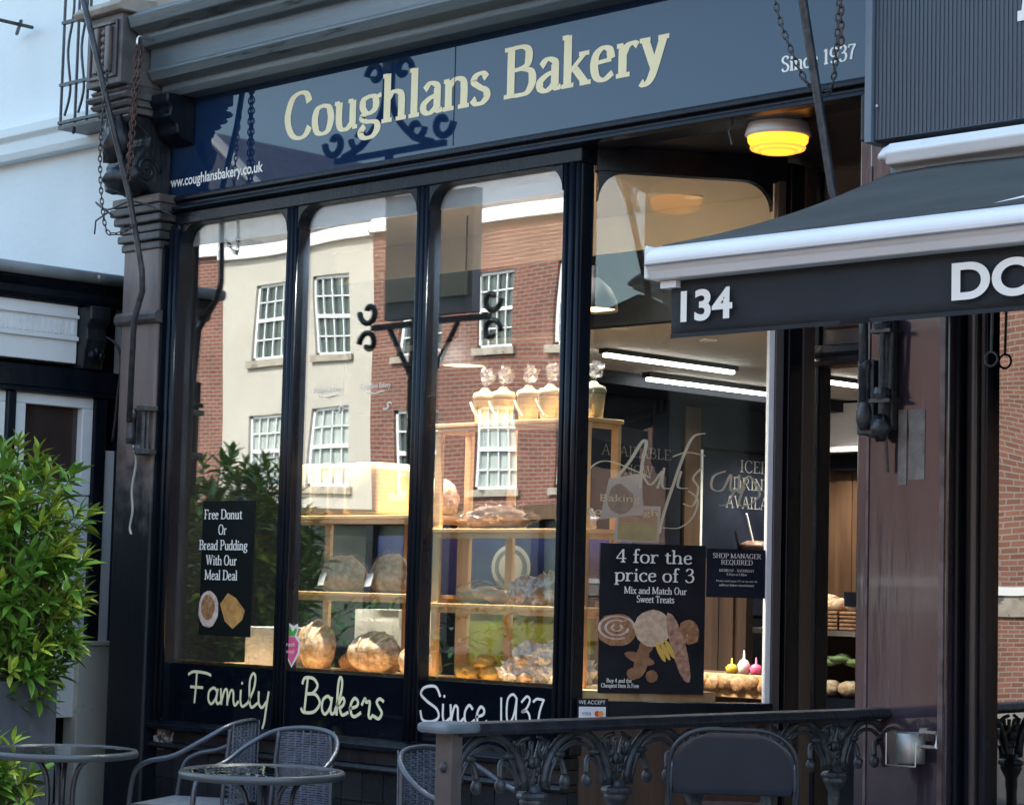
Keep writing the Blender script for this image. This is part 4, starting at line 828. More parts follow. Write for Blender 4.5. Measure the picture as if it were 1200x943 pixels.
for k_, (pts, w_) in enumerate([
    ([(700, 606), (688, 600), (684, 572), (692, 548), (712, 540), (745, 552), (762, 560)], .010),
    ([(722, 560), (738, 540), (752, 518), (757, 519), (752, 545), (750, 572)], .016),
    ([(752, 555), (762, 568), (776, 552), (770, 572)], .012),
    ([(778, 548), (776, 570), (788, 572)], .011),
    ([(788, 535), (805, 530), (826, 534)], .010),
    ([(826, 508), (812, 512), (800, 536), (788, 570), (778, 600), (772, 625)], .014),
    ([(798, 552), (794, 570), (806, 572)], .012),
    ([(822, 548), (812, 560), (818, 572), (812, 592), (800, 590)], .010),
    ([(850, 552), (836, 558), (834, 572), (846, 574), (856, 556), (856, 574), (864, 575)], .011),
    ([(866, 556), (866, 578), (876, 558), (884, 566), (890, 580), (876, 592), (866, 590), (872, 570)], .009),
    ([(806, 575), (817, 585), (812, 605), (796, 618), (776, 618)], .009),
    ([(842, 592), (852, 590), (862, 572)], .007)]):
    pen(S, [sz(*q) for q in pts], w_, art, gold)
# main offer poster
p = thing('poster', 'black poster offering 4 for the price of 3 with pictured pastries', 'poster', (-6.77, .33, 1.43))
slab(MB(), S, .03, .535, 1.085, 1.772, .006, .009).build('sheet', posterm, p)
def SL(t_, s, z, w_, h, **k): lettering(t_, 'serif', (S[0]+S[1]*s+S[2]*z+S[3]*.0, S[1], S[2], S[3]), w_, h, letterw, p, off=.012, center=True, **k)
SL('4 for the', .285, 1.685, .37, .062, thick=.16, thin=.07); SL('price of 3', .29, 1.60, .385, .062, thick=.16, thin=.07)
SL('Mix and Match Our', .295, 1.543, .30, .032, thick=.15, thin=.08); SL('Sweet Treats', .295, 1.503, .18, .032, thick=.15, thin=.08)
SL('Buy 4 and the', .13, 1.135, .12, .018, thick=.15, thin=.1); SL('Cheapest Item Is Free', .135, 1.112, .18, .018, thick=.15, thin=.1)
O_ = .0095
flat(S, ell(.115, 1.375, .095, .075, 20, .05, 3), pastry, 'swirl_picture', p, O_)
for r_, q in ((.07, 0), (.045, 1), (.02, 2)):
    P = [(.115+r_*1.2*math.cos(a*.4+q), 1.385+r_*.75*math.sin(a*.4+q)) for a in range(14)]; pen(S, P, .012, p, sugar, off=O_+.0006+.0002*q, nm='icing_swirl')
flat(S, ell(.285, 1.385, .088, .085, 20, .02, 5), mat('floury_bun_print', (.42, .23, .1), .6, c2=(.84, .70, .52), nscale=34, namt=.9), 'bun_picture', p, O_+.0015)
flat(S, ell(.41, 1.30, .035, .17, 18, .04, 6, .30), mat('plait_print', (.22, .08, .04), .6, c2=(.66, .42, .28), nscale=45, namt=.8), 'plait_picture', p, O_+.0018)
flat(S, ell(.46, 1.37, .05, .06, 14, .12, 16, .2), pastry, 'pastry_picture', p, O_+.0012)
gm = mat('gingerbread_print', (.17, .07, .03), .7, c2=(.40, .2, .09), nscale=35, namt=.9)
flat(S, ell(.235, 1.235, .035, .085, 12, .05, 7, -.2), gm, 'gingerbread_body', p, O_+.0005)
flat(S, ell(.225, 1.245, .075, .024, 12, .05, 17, -.3), gm, 'gingerbread_arms', p, O_+.0007)
flat(S, ell(.255, 1.30, .035, .033, 12, .05, 7), gm, 'gingerbread_head', p, O_+.0009)
flat(S, ell(.195, 1.175, .03, .03, 10, .05, 7), gm, 'gingerbread_foot', p, O_+.0011); flat(S, ell(.285, 1.165, .03, .03, 10, .05, 7), gm, 'gingerbread_foot', p, O_+.0011)
for i in range(3): flat(S, ell(.325+i*.022, 1.275+i*.008, .012, .05, 10, .02, i, .5), mat('yellow_finger_print', (.72, .45, .08), .5), 'finger_picture', p, O_+.0016+i*.0003)
# recruitment notice
p = thing('notice', 'small dark notice reading shop manager required on the entrance side window', 'notice', (-6.53, .65, 1.65))
slab(MB(), S, .54, .828, 1.535, 1.76, .006, .009).build('sheet', navy, p)
def SN(t_, z, w_, h, **k): lettering(t_, 'serif', (S[0]+S[1]*.685+S[2]*z, S[1], S[2], S[3]), w_, h, letterw, p, off=.012, center=True, **k)
SN('SHOP MANAGER', 1.718, .235, .022); SN('REQUIRED', 1.688, .155, .022); SN('MONDAY - SATURDAY', 1.655, .17, .012); SN('9.30am to 3.30pm', 1.638, .1, .010); SN('Please send your CV or enquire in', 1.608, .2, .009); SN('address below recruitment', 1.588, .17, .011)
# card sign
p = thing('card_sign', 'small WE ACCEPT payment card sticker low beside the corner post', 'sticker', (-6.93, .05, 1.0))
C0 = (Vector((-6.985, -.045, 0)), Vector((1, 0, 0)), Vector((0, 0, 1)), Vector((0, -1, 0)))
CS = (S[0]+S[3]*.055, S[1], S[2], S[3])
slab(MB(), CS, -.075, .07, .955, 1.062, 0, .003).build('sheet', navy, p); slab(MB(), CS, -.068, .058, .965, 1.025, .0035, .005).build('white_panel', whitep, p)
plain_text('WE ACCEPT', (CS[0]+CS[1]*-.07+CS[2]*1.037, CS[1], CS[2], CS[3]), .125, .017, letterw, p, off=.006)
plain_text('VISA', (CS[0]+CS[1]*-.052+CS[2]*.987, CS[1], CS[2], CS[3]), .04, .014, mat('card_blue', (.03, .05, .25), .5), p, off=.0065, slant=.3)
flat(CS, ell(.018, .994, .013, .013), mat('card_red', (.75, .03, .03), .5), 'red_disc', p, .0065); flat(CS, ell(.034, .994, .013, .013), mat('card_amber', (.85, .35, .03), .5), 'amber_disc', p, .007)
# two printed papers behind the side glass
p = thing('paper_poster', 'white tilted paper with a dark round bread emblem behind the gold script', 'poster', (-6.85, .3, 2.0))
O2 = .0; SB = (S[0]-S[3]*.02, S[1], S[2], S[3])
flat(SB, [(.03, 1.88), (.24, 1.91), (.225, 2.10), (.07, 2.07)], mat('grey_white_paper', (.34, .34, .32), .7), 'sheet', p, 0); flat(SB, ell(.125, 1.975, .06, .07, 16, .1, 2), mat('dark_emblem', (.05, .05, .04), .7, c2=(.14, .13, .09), nscale=20), 'emblem', p, .002)
plain_text('Baking', (SB[0]+SB[1]*.03+SB[2]*1.965, SB[1], SB[2], SB[3]), .19, .032, gold, p, off=.003)
p = thing('paper_poster', 'green and brown sandwich picture in a white border below the bread emblem', 'poster', (-6.8, .35, 1.85))
SB2 = (S[0]-S[3]*.035, S[1], S[2], S[3])
flat(SB2, [(.10, 1.78), (.32, 1.78), (.325, 1.95), (.115, 1.95)], mat('grey_white_paper', (.4, .4, .38), .7), 'sheet', p, 0); flat(SB2, [(.12, 1.79), (.305, 1.79), (.31, 1.86), (.12, 1.87)], mat('lettuce_print', (.13, .16, .03), .7, c2=(.25, .25, .08), nscale=18), 'green_print', p, .002)
flat(SB2, [(.12, 1.871), (.31, 1.861), (.31, 1.93), (.13, 1.93)], mat('filling_print', (.2, .09, .04), .7, c2=(.3, .2, .1), nscale=15), 'brown_print', p, .002)
plain_text('Sourdough', (SB2[0]+SB2[1]*-.03+SB2[2]*1.905, SB2[1], SB2[2], SB2[3]), .34, .028, gold, p, off=.004)

# ------------------------------------------------------------------ window shelving and bread
def shelf_unit(label, x0, x1, y0, y1, zs, pw=.045, top=True, midpost=None):
    t = thing('display_shelf', label, 'shelf', ((x0+x1)/2, (y0+y1)/2, 1.09), 'pine display shelving in the window')
    zt = max(zs)
    for x in (x0, x1-pw):
        for y in (y0, y1-.02): MB().box(x, x+pw, y, y+.024, 1.096, zt-.026 if top else zt).build('post', pine, t, bevel=.003)
    for z in zs:
        MB().box(x0-.012, x1+.012, y0-.012, y0+.006 if False else y1+.01, z-.024, z-.004).build('shelf_board', pine, t, bevel=.003)
        MB().box(x0+pw+.002, x1-pw-.002, y0-.004, y0+.014, z-.05, z-.025).build('shelf_rail', pine, t, bevel=.002)
        MB().box(x0+.005, x0+.028, y0+.03, y1-.03, z-.05, z-.025).box(x1-.028, x1-.005, y0+.03, y1-.03, z-.05, z-.025).build('side_rail', pine, t, bevel=.002)
    if midpost: MB().box(midpost, midpost+.05, y1+.01, y1+.03, 1.096, zt).build('rear_post', pine, t, bevel=.003)
    return t
shelf_unit('low pine shelving unit with tin loaves on top behind the second pane', -9.22, -8.14, .2, .46, (1.915, 1.515), midpost=-8.62)
shelf_unit('tall pine shelving unit with wrapped tubs on top behind the third pane', -8.14+.015, -7.08, .21, .44, (2.37, 1.845, 1.475), midpost=-7.85)
def loaf(name, lab, c, r, m=crust, amp=.06, fr=2.5, n=32, seed=1, flat_=.35, cat='loaf', score=0):
    c = (c[0], c[1], c[2]+r[2]*(1-flat_))
    if not score:
        return tag(MB().blob(c, r, amp, fr, n, seed, flat_).build(name, m, None, smooth=True), lab, cat)
    t = thing(name, lab, cat, (c[0], c[1], c[2]-r[2]*(1-flat_)))
    MB().blob(c, r, amp, fr, n, seed, flat_).build('crust', m, t, smooth=True)
    for i in range(score):
        x = c[0]+r[0]*(-.55+1.1*i/(score-1 if score > 1 else 1)); k = math.sqrt(max(.05, 1-((x-c[0])/r[0])**2))
        MB().tube([(x-.012, c[1]-r[1]*k*.95, c[2]+r[2]*.2*k), (x, c[1]-r[1]*k*.78, c[2]+r[2]*.72*k), (x+.015, c[1]-r[1]*.35*k, c[2]+r[2]*1.0*k), (x+.02, c[1]+r[1]*.1, c[2]+r[2]*1.03*k)], .007, 6, smooth=3).build('score', mat('split_crumb', (.86, .76, .58), .9, c2=(.6, .38, .2), nscale=40), t, smooth=True)
    return t
def tin_loaf(x, lab, w_=.11, h=.27, y0=.19, d=.26, z=1.916, m=crumb):
    poly = [(x, z), (x+w_, z), (x+w_, z+h*.8), (x+w_*1.03, z+h*.9), (x+w_*.85, z+h), (x+w_*.15, z+h), (x-w_*.03, z+h*.9), (x, z+h*.8)]
    o = MB().prism(poly, y0, y0+d, 'y').build('tin_loaf', m, None, bevel=.018, seg=3, smooth=True); tag(o, lab, 'loaf'); return o
tin_loaf(-9.16, 'leftmost pale tin loaf standing on the low shelving'); tin_loaf(-9.02, 'second pale tin loaf from the left on the low shelving'); tin_loaf(-8.885, 'third pale tin loaf from the left on the low shelving')
tin_loaf(-8.75, 'wide golden tin loaf at the right of the row on the low shelving', w_=.22)
for s in range(3): pass
loaf('round_loaf', 'round golden loaf at the right end of the top board, beside the second mullion', (-8.2, .33, 1.92), (.09, .1, .11), seed=4)
def bagged(lab, c, r, seed, m=crust):
    t = thing('bagged_loaf', lab, 'bagged bread', c); cz_ = (c[0], c[1], c[2]+r[2]*.7)
    MB().blob(cz_, r, .05, 3, 18, seed, .3).build('bread', m, t, smooth=True)
    MB().blob(cz_, (r[0]*1.12, r[1]*1.1, r[2]*1.08), .12, 6, 24, seed+3, .32).build('bag', bagm, t)
    MB().add([(c[0]-.06, c[1]-r[1]-.03, c[2]+.03), (c[0]+.0, c[1]-r[1]-.04, c[2]+.035), (c[0]+.01, c[1]-r[1]-.028, c[2]+.10), (c[0]-.05, c[1]-r[1]-.02, c[2]+.095)], [(0, 1, 2, 3)]).build('price_tag', whitep, t)
    return t
bagged('bagged crusty loaf with a white tag, left on the middle board', (-8.93, .33, 1.512), (.15, .10, .115), 2); bagged('bagged seeded loaf with a white tag, right on the middle board', (-8.56, .33, 1.512), (.12, .10, .12), 8)
loaf('round_loaf', 'large floury round loaf behind the strawberry sticker', (-9.02, .24, 1.10), (.115, .085, .135), seed=11, amp=.04, flat_=.1, score=3)
loaf('floury_loaf', 'big split floury loaf at the right of the second pane', (-8.60, .28, 1.10), (.17, .11, .115), seed=14, amp=.09, fr=2, flat_=.2, score=4)
loaf('small_loaf', 'small dark loaf lying between the two big floury loaves', (-8.80, .32, 1.10), (.1, .08, .065), seed=15, m=pastry)
loaf('floury_loaf', 'floury loaf at the lower left corner of the third pane', (-8.22, .24, 1.10), (.13, .09, .085), seed=16, flat_=.2, score=3)
# tubs with twisted bag tops
for i, (x, l) in enumerate(((-7.87, 'leftmost'), (-7.74, 'second'), (-7.565, 'third'), (-7.42, 'fourth'), (-7.235, 'half hidden fifth'), (-7.135, 'white labelled rightmost'))):
    t = thing('wrapped_tub', l+' cream wrapped tub on top of the tall shelving', 'tub', (x, .32, 2.37), 'cream wrapped tubs on the tall shelving')
    MB().lathe([(.045, 2.368), (.058, 2.49), (.062, 2.50), (.055, 2.518), (.03, 2.527), (.014, 2.545)], (x, .3, 0), 16).build('tub', tubm, t, smooth=True)
    g = mat('sage_label', (.2, .23, .16), .6)
    if i < 5: MB().tube([(x-.045, .245, 2.47), (x-.02, .24, 2.43), (x+.02, .24, 2.385)], .008, 5).build('ribbon', g, t)
    else: MB().box(x-.035, x+.03, .236, .24, 2.38, 2.46).build('label', whitep, t)
    MB().lathe([(.0585, 2.483), (.0605, 2.487)], (x, .3, 0), 16).build('band', mat('brown_band', (.2, .15, .05), .5), t)
    k = MB()
    for j in range(5):
        a = j*1.25; k.add([(x, .3, 2.55), (x+.012*math.cos(a), .3+.012*math.sin(a), 2.55), (x+.055*math.cos(a+.3)+.02, .3+.04*math.sin(a+.3), 2.62+.02*(j % 3)), (x+.03*math.cos(a-.5)+.015, .3+.035*math.sin(a-.5), 2.635)], [(0, 1, 2, 3)])
    k.blob((x+.015, .3, 2.60), (.035, .03, .04), .5, 5, 12, i).build('bag_top', bagtop, t)
# packs on the upper shelf
t = thing('bread_pack', 'large crinkled pack of pink wrapped bread on the upper shelf of the tall unit', 'bread pack', (-7.8, .3, 1.85))
MB().blob((-7.80, .32, 1.895), (.20, .08, .06), .25, 5, 26, 3, .2).build('contents', mat('pink_brown_pack', (.45, .27, .2), .5, c2=(.7, .5, .42), nscale=22, bump=.5, bscale=40), t, smooth=True)
MB().blob((-7.78, .31, 1.90), (.24, .09, .07), .3, 6, 26, 5, .25).build('bag', bagm, t)
loaf('bread_pack', 'small pack half hidden at the right of the upper shelf', (-7.25, .33, 1.846), (.09, .08, .06), seed=21, m=bagm2, amp=.3, fr=5, cat='bread pack')
t = thing('roll_pack', 'flat pack of brown rolls on the second shelf of the tall unit', 'bread pack', (-7.85, .3, 1.48))
for j in range(3): MB().blob((-7.93+j*.09, .31, 1.51+.015*(j % 2)), (.06, .08, .035), .12, 3, 14, j).build('roll', mat('light_brown_roll', (.5, .3, .16), .6, c2=(.68, .48, .3), nscale=9), t, smooth=True)
MB().blob((-7.84, .30, 1.53), (.16, .1, .055), .25, 5, 22, 9, .3).build('bag', bagm, t)
loaf('pastry_bag', 'red and white patterned bag of pastries on the second shelf', (-7.55, .31, 1.476), (.09, .08, .08), m=mat('red_white_pack', (.45, .14, .1), .4, c2=(.8, .72, .72), nscale=26, namt=.2, bump=.6, bscale=40), amp=.25, fr=5, seed=31, cat='bread bag')
loaf('pastry_bag', 'crumpled white bag of pastries at the right of the second shelf', (-7.39, .31, 1.476), (.1, .08, .09), m=mat('white_brown_pack', (.8, .78, .78), .35, c2=(.5, .3, .18), nscale=20, namt=.2, bump=.6, bscale=40), amp=.32, fr=5, seed=33, cat='bread bag')
for i, (x, z, l) in enumerate(((-7.9, 0, 'left golden croissant'), (-7.8, .0, 'middle golden croissant'), (-7.72, .0, 'right golden croissant'), (-7.84, .055, 'topmost golden croissant'))):
    loaf('croissant', l+' on the window bed of the third pane', (x, .27+.04*(i % 2), 1.10+z), (.075, .05, .04), m=mat('golden_croissant', (.62, .34, .05), .5, c2=(.8, .55, .15), nscale=12, bump=.5, bscale=30), amp=.2, fr=4, seed=40+i, cat='croissant')
for i, (x, z, l) in enumerate(((-7.60, 0, 'leftmost'), (-7.48, .0, 'second'), (-7.37, .0, 'third'), (-7.26, .0, 'rightmost'), (-7.52, .085, 'upper left'), (-7.40, .09, 'upper right'), (-7.15, .02, 'folded'))):
    t = thing('paper_bag', l+' crumpled white paper bag of buns on the window bed', 'paper bag', (x, .28, 1.10+z), 'white paper bags of buns on the window bed')
    MB().blob((x, .27+.02*(i % 3), 1.145+z), (.078, .06, .058), .34, 5, 26, 50+i).build('bag', mat('white_bag_paper', (.85, .84, .82), .6, c2=(.76, .74, .71), nscale=14, bump=.5, bscale=30), t)
    if i % 3 == 1: MB().blob((x+.01, .225, 1.13+z), (.035, .025, .025), .3, 4, 12, i).build('bun', crust, t, smooth=True)
# boards behind the shelving
t = thing('blue_board', 'royal blue board with a round pale emblem behind the tall shelving', 'board', (-8.0, .6, 1.6))
MB().box(-9.0, -7.16, .63, .66, 1.5, 1.82).build('board', bluem, t); 
EM = frame((0, .629, 0), (1, 0, 0))
flat(EM, ell(-7.98, 1.66, .14, .115, 28), mat('emblem_grey', (.22, .22, .2), .6), 'emblem_ring', t, .002); flat(EM, ell(-7.98, 1.66, .115, .095, 28), mat('emblem_dark', (.05, .06, .08), .6), 'emblem_disc', t, .003)
flat(EM, ell(-7.98, 1.66, .085, .075, 20), mat('emblem_grey2', (.30, .29, .25), .6), 'emblem_centre', t, .004)
tag(MB().box(-8.75, -8.35, .60, .625, 1.45, 1.86).build('purple_board', purp, None), 'dark purple board low behind the second mullion', 'board')
tag(MB().box(-8.3, -7.45, .66, .70, 1.12, 1.46).build('lime_board', limem, None), 'lime green board behind the lowest shelf of the tall unit', 'board')
tag(MB().box(-9.2, -8.85, .66, .9, 1.1, 1.42).box(-9.16, -8.89, .655, .66, 1.14, 1.36).build('white_carton', creamp, None), 'pale carton standing behind the round loaf', 'box')
tag(MB().lathe([(.0, 1.7), (.05, 1.7), (.055, 1.78), (.04, 1.86), (.0, 1.87)], (-8.42, .7, 0), 12).build('jar', whitep, None, smooth=True), 'pale jar standing on the purple board shelf behind the mullion', 'jar')

# ------------------------------------------------------------------ ironwork on the facade
t = thing('awning_rod', 'left cranked iron awning rod bolted to the weathered pilaster', 'awning rod', (-10.1, -.18, 2.3), 'iron awning rods')
MB().tube([(-10.25, -.68, 5.1), (-10.14, -.46, 4.2), (-10.10, -.31, 3.68), (-10.02, -.26, 3.25), (-10.035, -.24, 3.14), (-10.145, -.21, 2.98), (-10.18, -.19, 2.42)], .017, 8).build('rod', iron, t, smooth=True)
MB().lathe([(.026, 2.30), (.03, 2.34), (.026, 2.36), (.024, 2.44), (.03, 2.46), (.02, 2.5)], (-10.19, -.17, 0), 10).build('socket', iron, t, smooth=True)
MB().box(-10.215, -10.165, -.15, -.098, 2.3, 2.5).build('bracket', iron, t, bevel=.005)
MB().blob((-10.12, -.15, 2.27), (.035, .04, .035), .35, 4, 12, 1).build('bolt', iron, t, smooth=True)
t = thing('wall_bracket', 'iron pivot bracket with two lugs on the left pilaster beside the rod', 'bracket', (-10.09, -.12, 2.4))
MB().tube([(-10.085, -.16, 2.5), (-10.085, -.16, 2.24)], .013, 8).tube([(-10.06, -.15, 2.48), (-10.06, -.15, 2.26)], .009, 8).build('pin', iron, t)
for z in (2.48, 2.24): MB().box(-10.12, -10.04, -.19, -.098, z, z+.03).build('lug', iron, t, bevel=.004)
tag(MB().tube([(-10.21, -.13, 2.29), (-10.17, -.16, 2.28), (-10.17, -.14, 2.2), (-10.2, -.14, 2.05), (-10.2, -.13, 1.93), (-10.22, -.13, 1.84), (-10.19, -.14, 1.80)], .007, 6, smooth=5).build('rope', mat('pale_rope', (.45, .43, .38), .9), None, smooth=True), 'frayed pale cord dangling from the bolt on the left pilaster', 'cord')
t = thing('awning_rod', 'right iron awning rod slanting across the end of the blue sign', 'awning rod', (-5.3, -.2, 2.3), 'iron awning rods')
MB().tube([(-5.40, -.46, 4.25), (-5.41, -.40, 4.03), (-5.385, -.2, 3.21), (-5.26, -.185, 2.80), (-5.235, -.18, 2.66), (-5.23, -.18, 2.33)], .019, 8).build('rod', iron, t, smooth=True)
MB().lathe([(.022, 2.22), (.034, 2.25), (.034, 2.29), (.024, 2.32), (.024, 2.46), (.03, 2.48), (.022, 2.5)], (-5.23, -.17, 0), 10).build('socket', iron, t, smooth=True)
MB().box(-5.27, -5.19, -.17, -.098, 2.2, 2.5).build('bracket', iron, t, bevel=.006)
t = thing('wall_bracket', 'heavy iron wind-up bracket on the oxblood pilaster beneath the awning', 'bracket', (-5.15, -.15, 2.4))
MB().box(-5.175, -5.12, -.14, -.102, 2.22, 2.72).build('back_plate', iron, t, bevel=.005)
MB().tube([(-5.15, -.17, 2.68), (-5.15, -.17, 2.28)], .014, 8).tube([(-5.11, -.16, 2.62), (-5.12, -.16, 2.38)], .009, 8).build('spindle', iron, t)
for z in (2.62, 2.34): MB().lathe([(.03, z), (.036, z+.02), (.03, z+.045)], (-5.15, -.17, 0), 12).box(-5.2, -5.1, -.19, -.102, z-.015, z+.0).build('lug', iron, t, smooth=False)
MB().blob((-5.16, -.16, 2.22), (.04, .045, .05), .4, 4, 12, 7).build('pawl', iron, t, smooth=True)
MB().tube([(-5.15, -.14, 2.2), (-5.145, -.13, 2.05)], .008, 6).build('hanging_pin', iron, t)
chain('chain', [(-10.12, -.47, 4.35), (-10.16, -.47, 3.9), (-10.12, -.45, 3.5), (-10.08, -.4, 3.44), (-10.04, -.3, 3.50)], 'thin grey chain looping below the carved block, leftmost of the chains', iron, r=.0035, lr=.009)
chain('chain', [(-9.95, -.40, 4.47), (-9.955, -.41, 4.1), (-9.96, -.42, 3.72)], 'doubled rusty chain hanging in front of the left console', rust, r=.0045, lr=.012)
chain('chain', [(-9.92, -.39, 4.47), (-9.935, -.41, 4.1), (-9.935, -.42, 3.9), (-9.94, -.42, 3.78)], 'rusty chain hanging just right of its twin at the left console', rust, r=.0045, lr=.012)
tag(MB().tube([(-9.935, -.30, 4.52), (-9.935, -.40, 4.52), (-9.935, -.41, 4.47)], .008, 6, smooth=4).build('chain_hook', steel, None, smooth=True), 'pale metal hook in the cornice holding the two rusty chains', 'hook')
tag(MB().tube([(-10.4, -.2, 3.6), (-10.5, -.25, 3.68), (-10.35, -.27, 3.62), (-10.15, -.24, 3.65), (-9.98, -.1, 3.58)], .006, 6, smooth=5).tube([(-10.5, -.25, 3.5), (-10.42, -.3, 3.56), (-10.34, -.28, 3.6)], .005, 6).build('twisted_wire', iron, None, smooth=True), 'stray twisted wire around the top of the left pilaster', 'wire')
chain('chain', [(-5.54, -.4, 4.2), (-5.53, -.4, 3.95), (-5.46, -.3, 3.66), (-5.40, -.25, 3.60), (-5.33, -.28, 3.62), (-5.25, -.36, 3.80), (-5.19, -.42, 4.2)], 'long looped chain hanging before the end of the blue sign', mat('grey_chain', (.08, .085, .09), .5, metal=.5), r=.0038, lr=.010)
chain('chain', [(-5.205, -.40, 4.2), (-5.22, -.38, 3.95), (-5.23, -.36, 3.75)], 'short rusty chain beside the right awning rod', rust, r=.0045, lr=.011)
# worn patches of paint: white blotch on the tiles
tag(MB().blob((-10.0, -.03, .68), (.05, .015, .055), .6, 5, 14, 3).blob((-9.93, -.03, .70), (.04, .012, .035), .5, 5, 12, 6).build('peeling_tap_cover', mat('pale_flaking_paint', (.3, .3, .28), .8, c2=(.05, .05, .05), nscale=30, namt=.2), None), 'pale flaking lump of old pipe fitting on the black tiles', 'pipe fitting')

# ------------------------------------------------------------------ hanging sign post in the street (seen reflected)
t = thing('sign_post', 'tall street sign post with scrolled iron ends, reflected in the shop glass', 'sign', (-11.25, -3, 0))
MB().box(-11.33, -11.2, -3.06, -2.94, 0, 3.42).build('post', blackm, t)
MB().box(-11.62, -10.74, -3.04, -2.96, 3.42, 4.28).build('sign_panel', mat('sign_panel_dark', (.27, .25, .25), .5), t)
MB().box(-11.60, -10.78, -2.955, -2.94, 3.54, 3.72).build('cream_strip', mat('cream_strip', (.45, .4, .3), .6), t)
plain_text('Hotel', (Vector((-10.9, -2.94, 3.9)), Vector((-1, 0, 0)), Vector((0, 0, 1)), Vector((0, 1, 0))), .5, .18, greyl, t, slant=.3) if False else None
MB().box(-11.78, -10.6, -3.02, -2.98, 3.36, 3.40).box(-12.2, -11.05, -3.02, -2.98, 4.60, 4.64).box(-11.65, -11.6, -3.02, -2.98, 4.28, 4.6).build('bar', iron, t)
def scroll(c, r, sg, tw=1): return [(c[0]+sg*r*(1-.055*i)*math.cos(i*.42*tw), -3, c[1]+r*(1-.055*i)*math.sin(i*.42*tw)) for i in range(15)]
for x, sg in ((-11.84, -1), (-10.56, 1)):
    for z, q in ((3.50, -1), (3.27, 1)): MB().tube(scroll((x-sg*.02, z), .10, sg, q), .022, 8).build('scroll', iron, t, smooth=True)
for x, sg in ((-12.22, -1), (-11.08, 1)):
    MB().tube(scroll((x, 4.76), .11, sg, -1), .026, 8).build('scroll', iron, t, smooth=True); MB().tube(scroll((x-sg*.27, 4.76), .09, sg, -1), .024, 8).build('scroll', iron, t, smooth=True)
    MB().tube(scroll((-11.65+sg*.15, 5.2), .09, sg, 1), .024, 8).build('scroll', iron, t, smooth=True)
    MB().tube([(x-sg*.1, -3, 4.64), (-11.65+sg*.25, -3, 4.72), (-11.65+sg*.05, -3, 4.95), (-11.65+sg*.03, -3, 5.3)], .026, 8, smooth=5).build('crest_bar', iron, t, smooth=True)
MB().tube([(-11.6, -3, 3.36), (-11.26, -3, 2.85)], .02, 8).tube([(-10.92, -3, 3.36), (-11.26, -3, 2.85)], .02, 8).build('brace', iron, t)
MB().lathe([(.0, 5.52), (.06, 5.5), (.18, 5.44), (.13, 5.32), (.05, 5.27), (.05, 5.2)], (-11.65, -3, 0), 12).build('finial', whitep, t, smooth=True)

# ------------------------------------------------------------------ right hand neighbour
nb = thing('neighbour_restaurant', 'neighbouring restaurant front with ribbed blue grey fascia and brick reflecting window', 'building', (-2, 0, 0))
MB().box(-4.9, 8, .12, 9, 3.0, 9.8).build('upper_wall', red, nb)
MB().box(-4.72, 8, .3, .4, 0, 3.0).build('inner_wall', interior_dark, nb)
MB().box(-4.765, -2.2, .02, .026, .3, 3.0).build('window_pane', glassR, nb)
MB().box(-4.75, -2.2, -.02, .1, .1, .3).build('window_sill', black, nb)
MB().box(-2.2, -2.1, -.05, .1, 0, 3.0).build('window_post', black, nb); MB().box(-2.1, 8, .02, .1, 0, 3.0).build('front_wall', black, nb)
fp = MB().box(-5.13, 6, -.27, -.1, 3.365, 4.9).build('fascia_panel', ribm, nb)
MB().box(-5.165, -5.132, -.29, -.1, 3.355, 4.9).build('corner_trim', mat('light_grey_trim', (.12, .155, .19), .35), nb, bevel=.003)
for i in range(170):
    x = -5.12+i*.0192
    if i == 0: rb = MB().box(x, x+.008, -.2735, -.2705, 3.37, 4.9); o = rb.build('rib', ribm, fp); rm = o.data
    else: o = bpy.data.objects.new('rib', rm); col.objects.link(o); o.parent = fp; o.location = (i*.0192, 0, 0)
MB().blob((-5.115, -.276, 3.50), (.008, .005, .008), .05, n=8).build('screw', steel, fp)
lettering('I', 'serif', frame((-4.495, -.2745, 3.745), (1, 0, 0)), .16, .45, letterw, fp, thick=.2, thin=.08, slant=.12)
MB().box(-4.98, 6, -.08, .1, 3.24, 3.36).build('packing_board', mat('weathered_board', (.10, .08, .06), .8, c2=(.22, .18, .14), nscale=9), nb)
for x in (-5.27, -5.16): MB().box(x, x+.05, -.16, -.1, 3.17, 3.21).build('timber_wedge', mat('raw_timber', (.42, .22, .1), .8), nb)
MB().box(-5.10, -5.06, -.2, -.1, 3.12, 3.36).box(-5.04, -5.02, -.2, -.1, 3.12, 3.36).build('bracket_post', corn, nb)
# awning
aw = thing('awning', 'grey folding awning with white front bar and charcoal valance numbered 134', 'awning', (-4, -.9, 3))
MB().prism([(-.10, 3.22), (-.30, 3.20), (-.42, 3.225), (-.44, 3.27), (-.40, 3.31), (-.25, 3.33), (-.10, 3.34)], -4.97, -1, 'x').build('cassette', whitealu, aw, bevel=.008)
MB().tube([(-4.975, -.44, 3.25), (-4.99, -.36, 3.3), (-4.99, -.2, 3.33), (-4.985, -.1, 3.33)], .016, 8, smooth=4).build('cassette_end', whitealu, aw, smooth=True)
fab = MB(); n = 14; xs = [-4.98+i*(3.9/40) for i in range(41)]
vs = []
for x in xs:
    for j in range(n+1):
        t_ = j/n; vs.append((x, -.38-(1.72-.38)*t_, 3.20+(2.74-3.20)*t_-.035*math.sin(math.pi*t_)+.004*math.sin(x*9+t_*3)))
fs = [(i*(n+1)+j, i*(n+1)+j+1, (i+1)*(n+1)+j+1, (i+1)*(n+1)+j) for i in range(40) for j in range(n)]
fo = fab.add(vs, fs).build('fabric', canvas, aw, smooth=True); so_ = fo.modifiers.new('solid', 'SOLIDIFY'); so_.thickness = .003
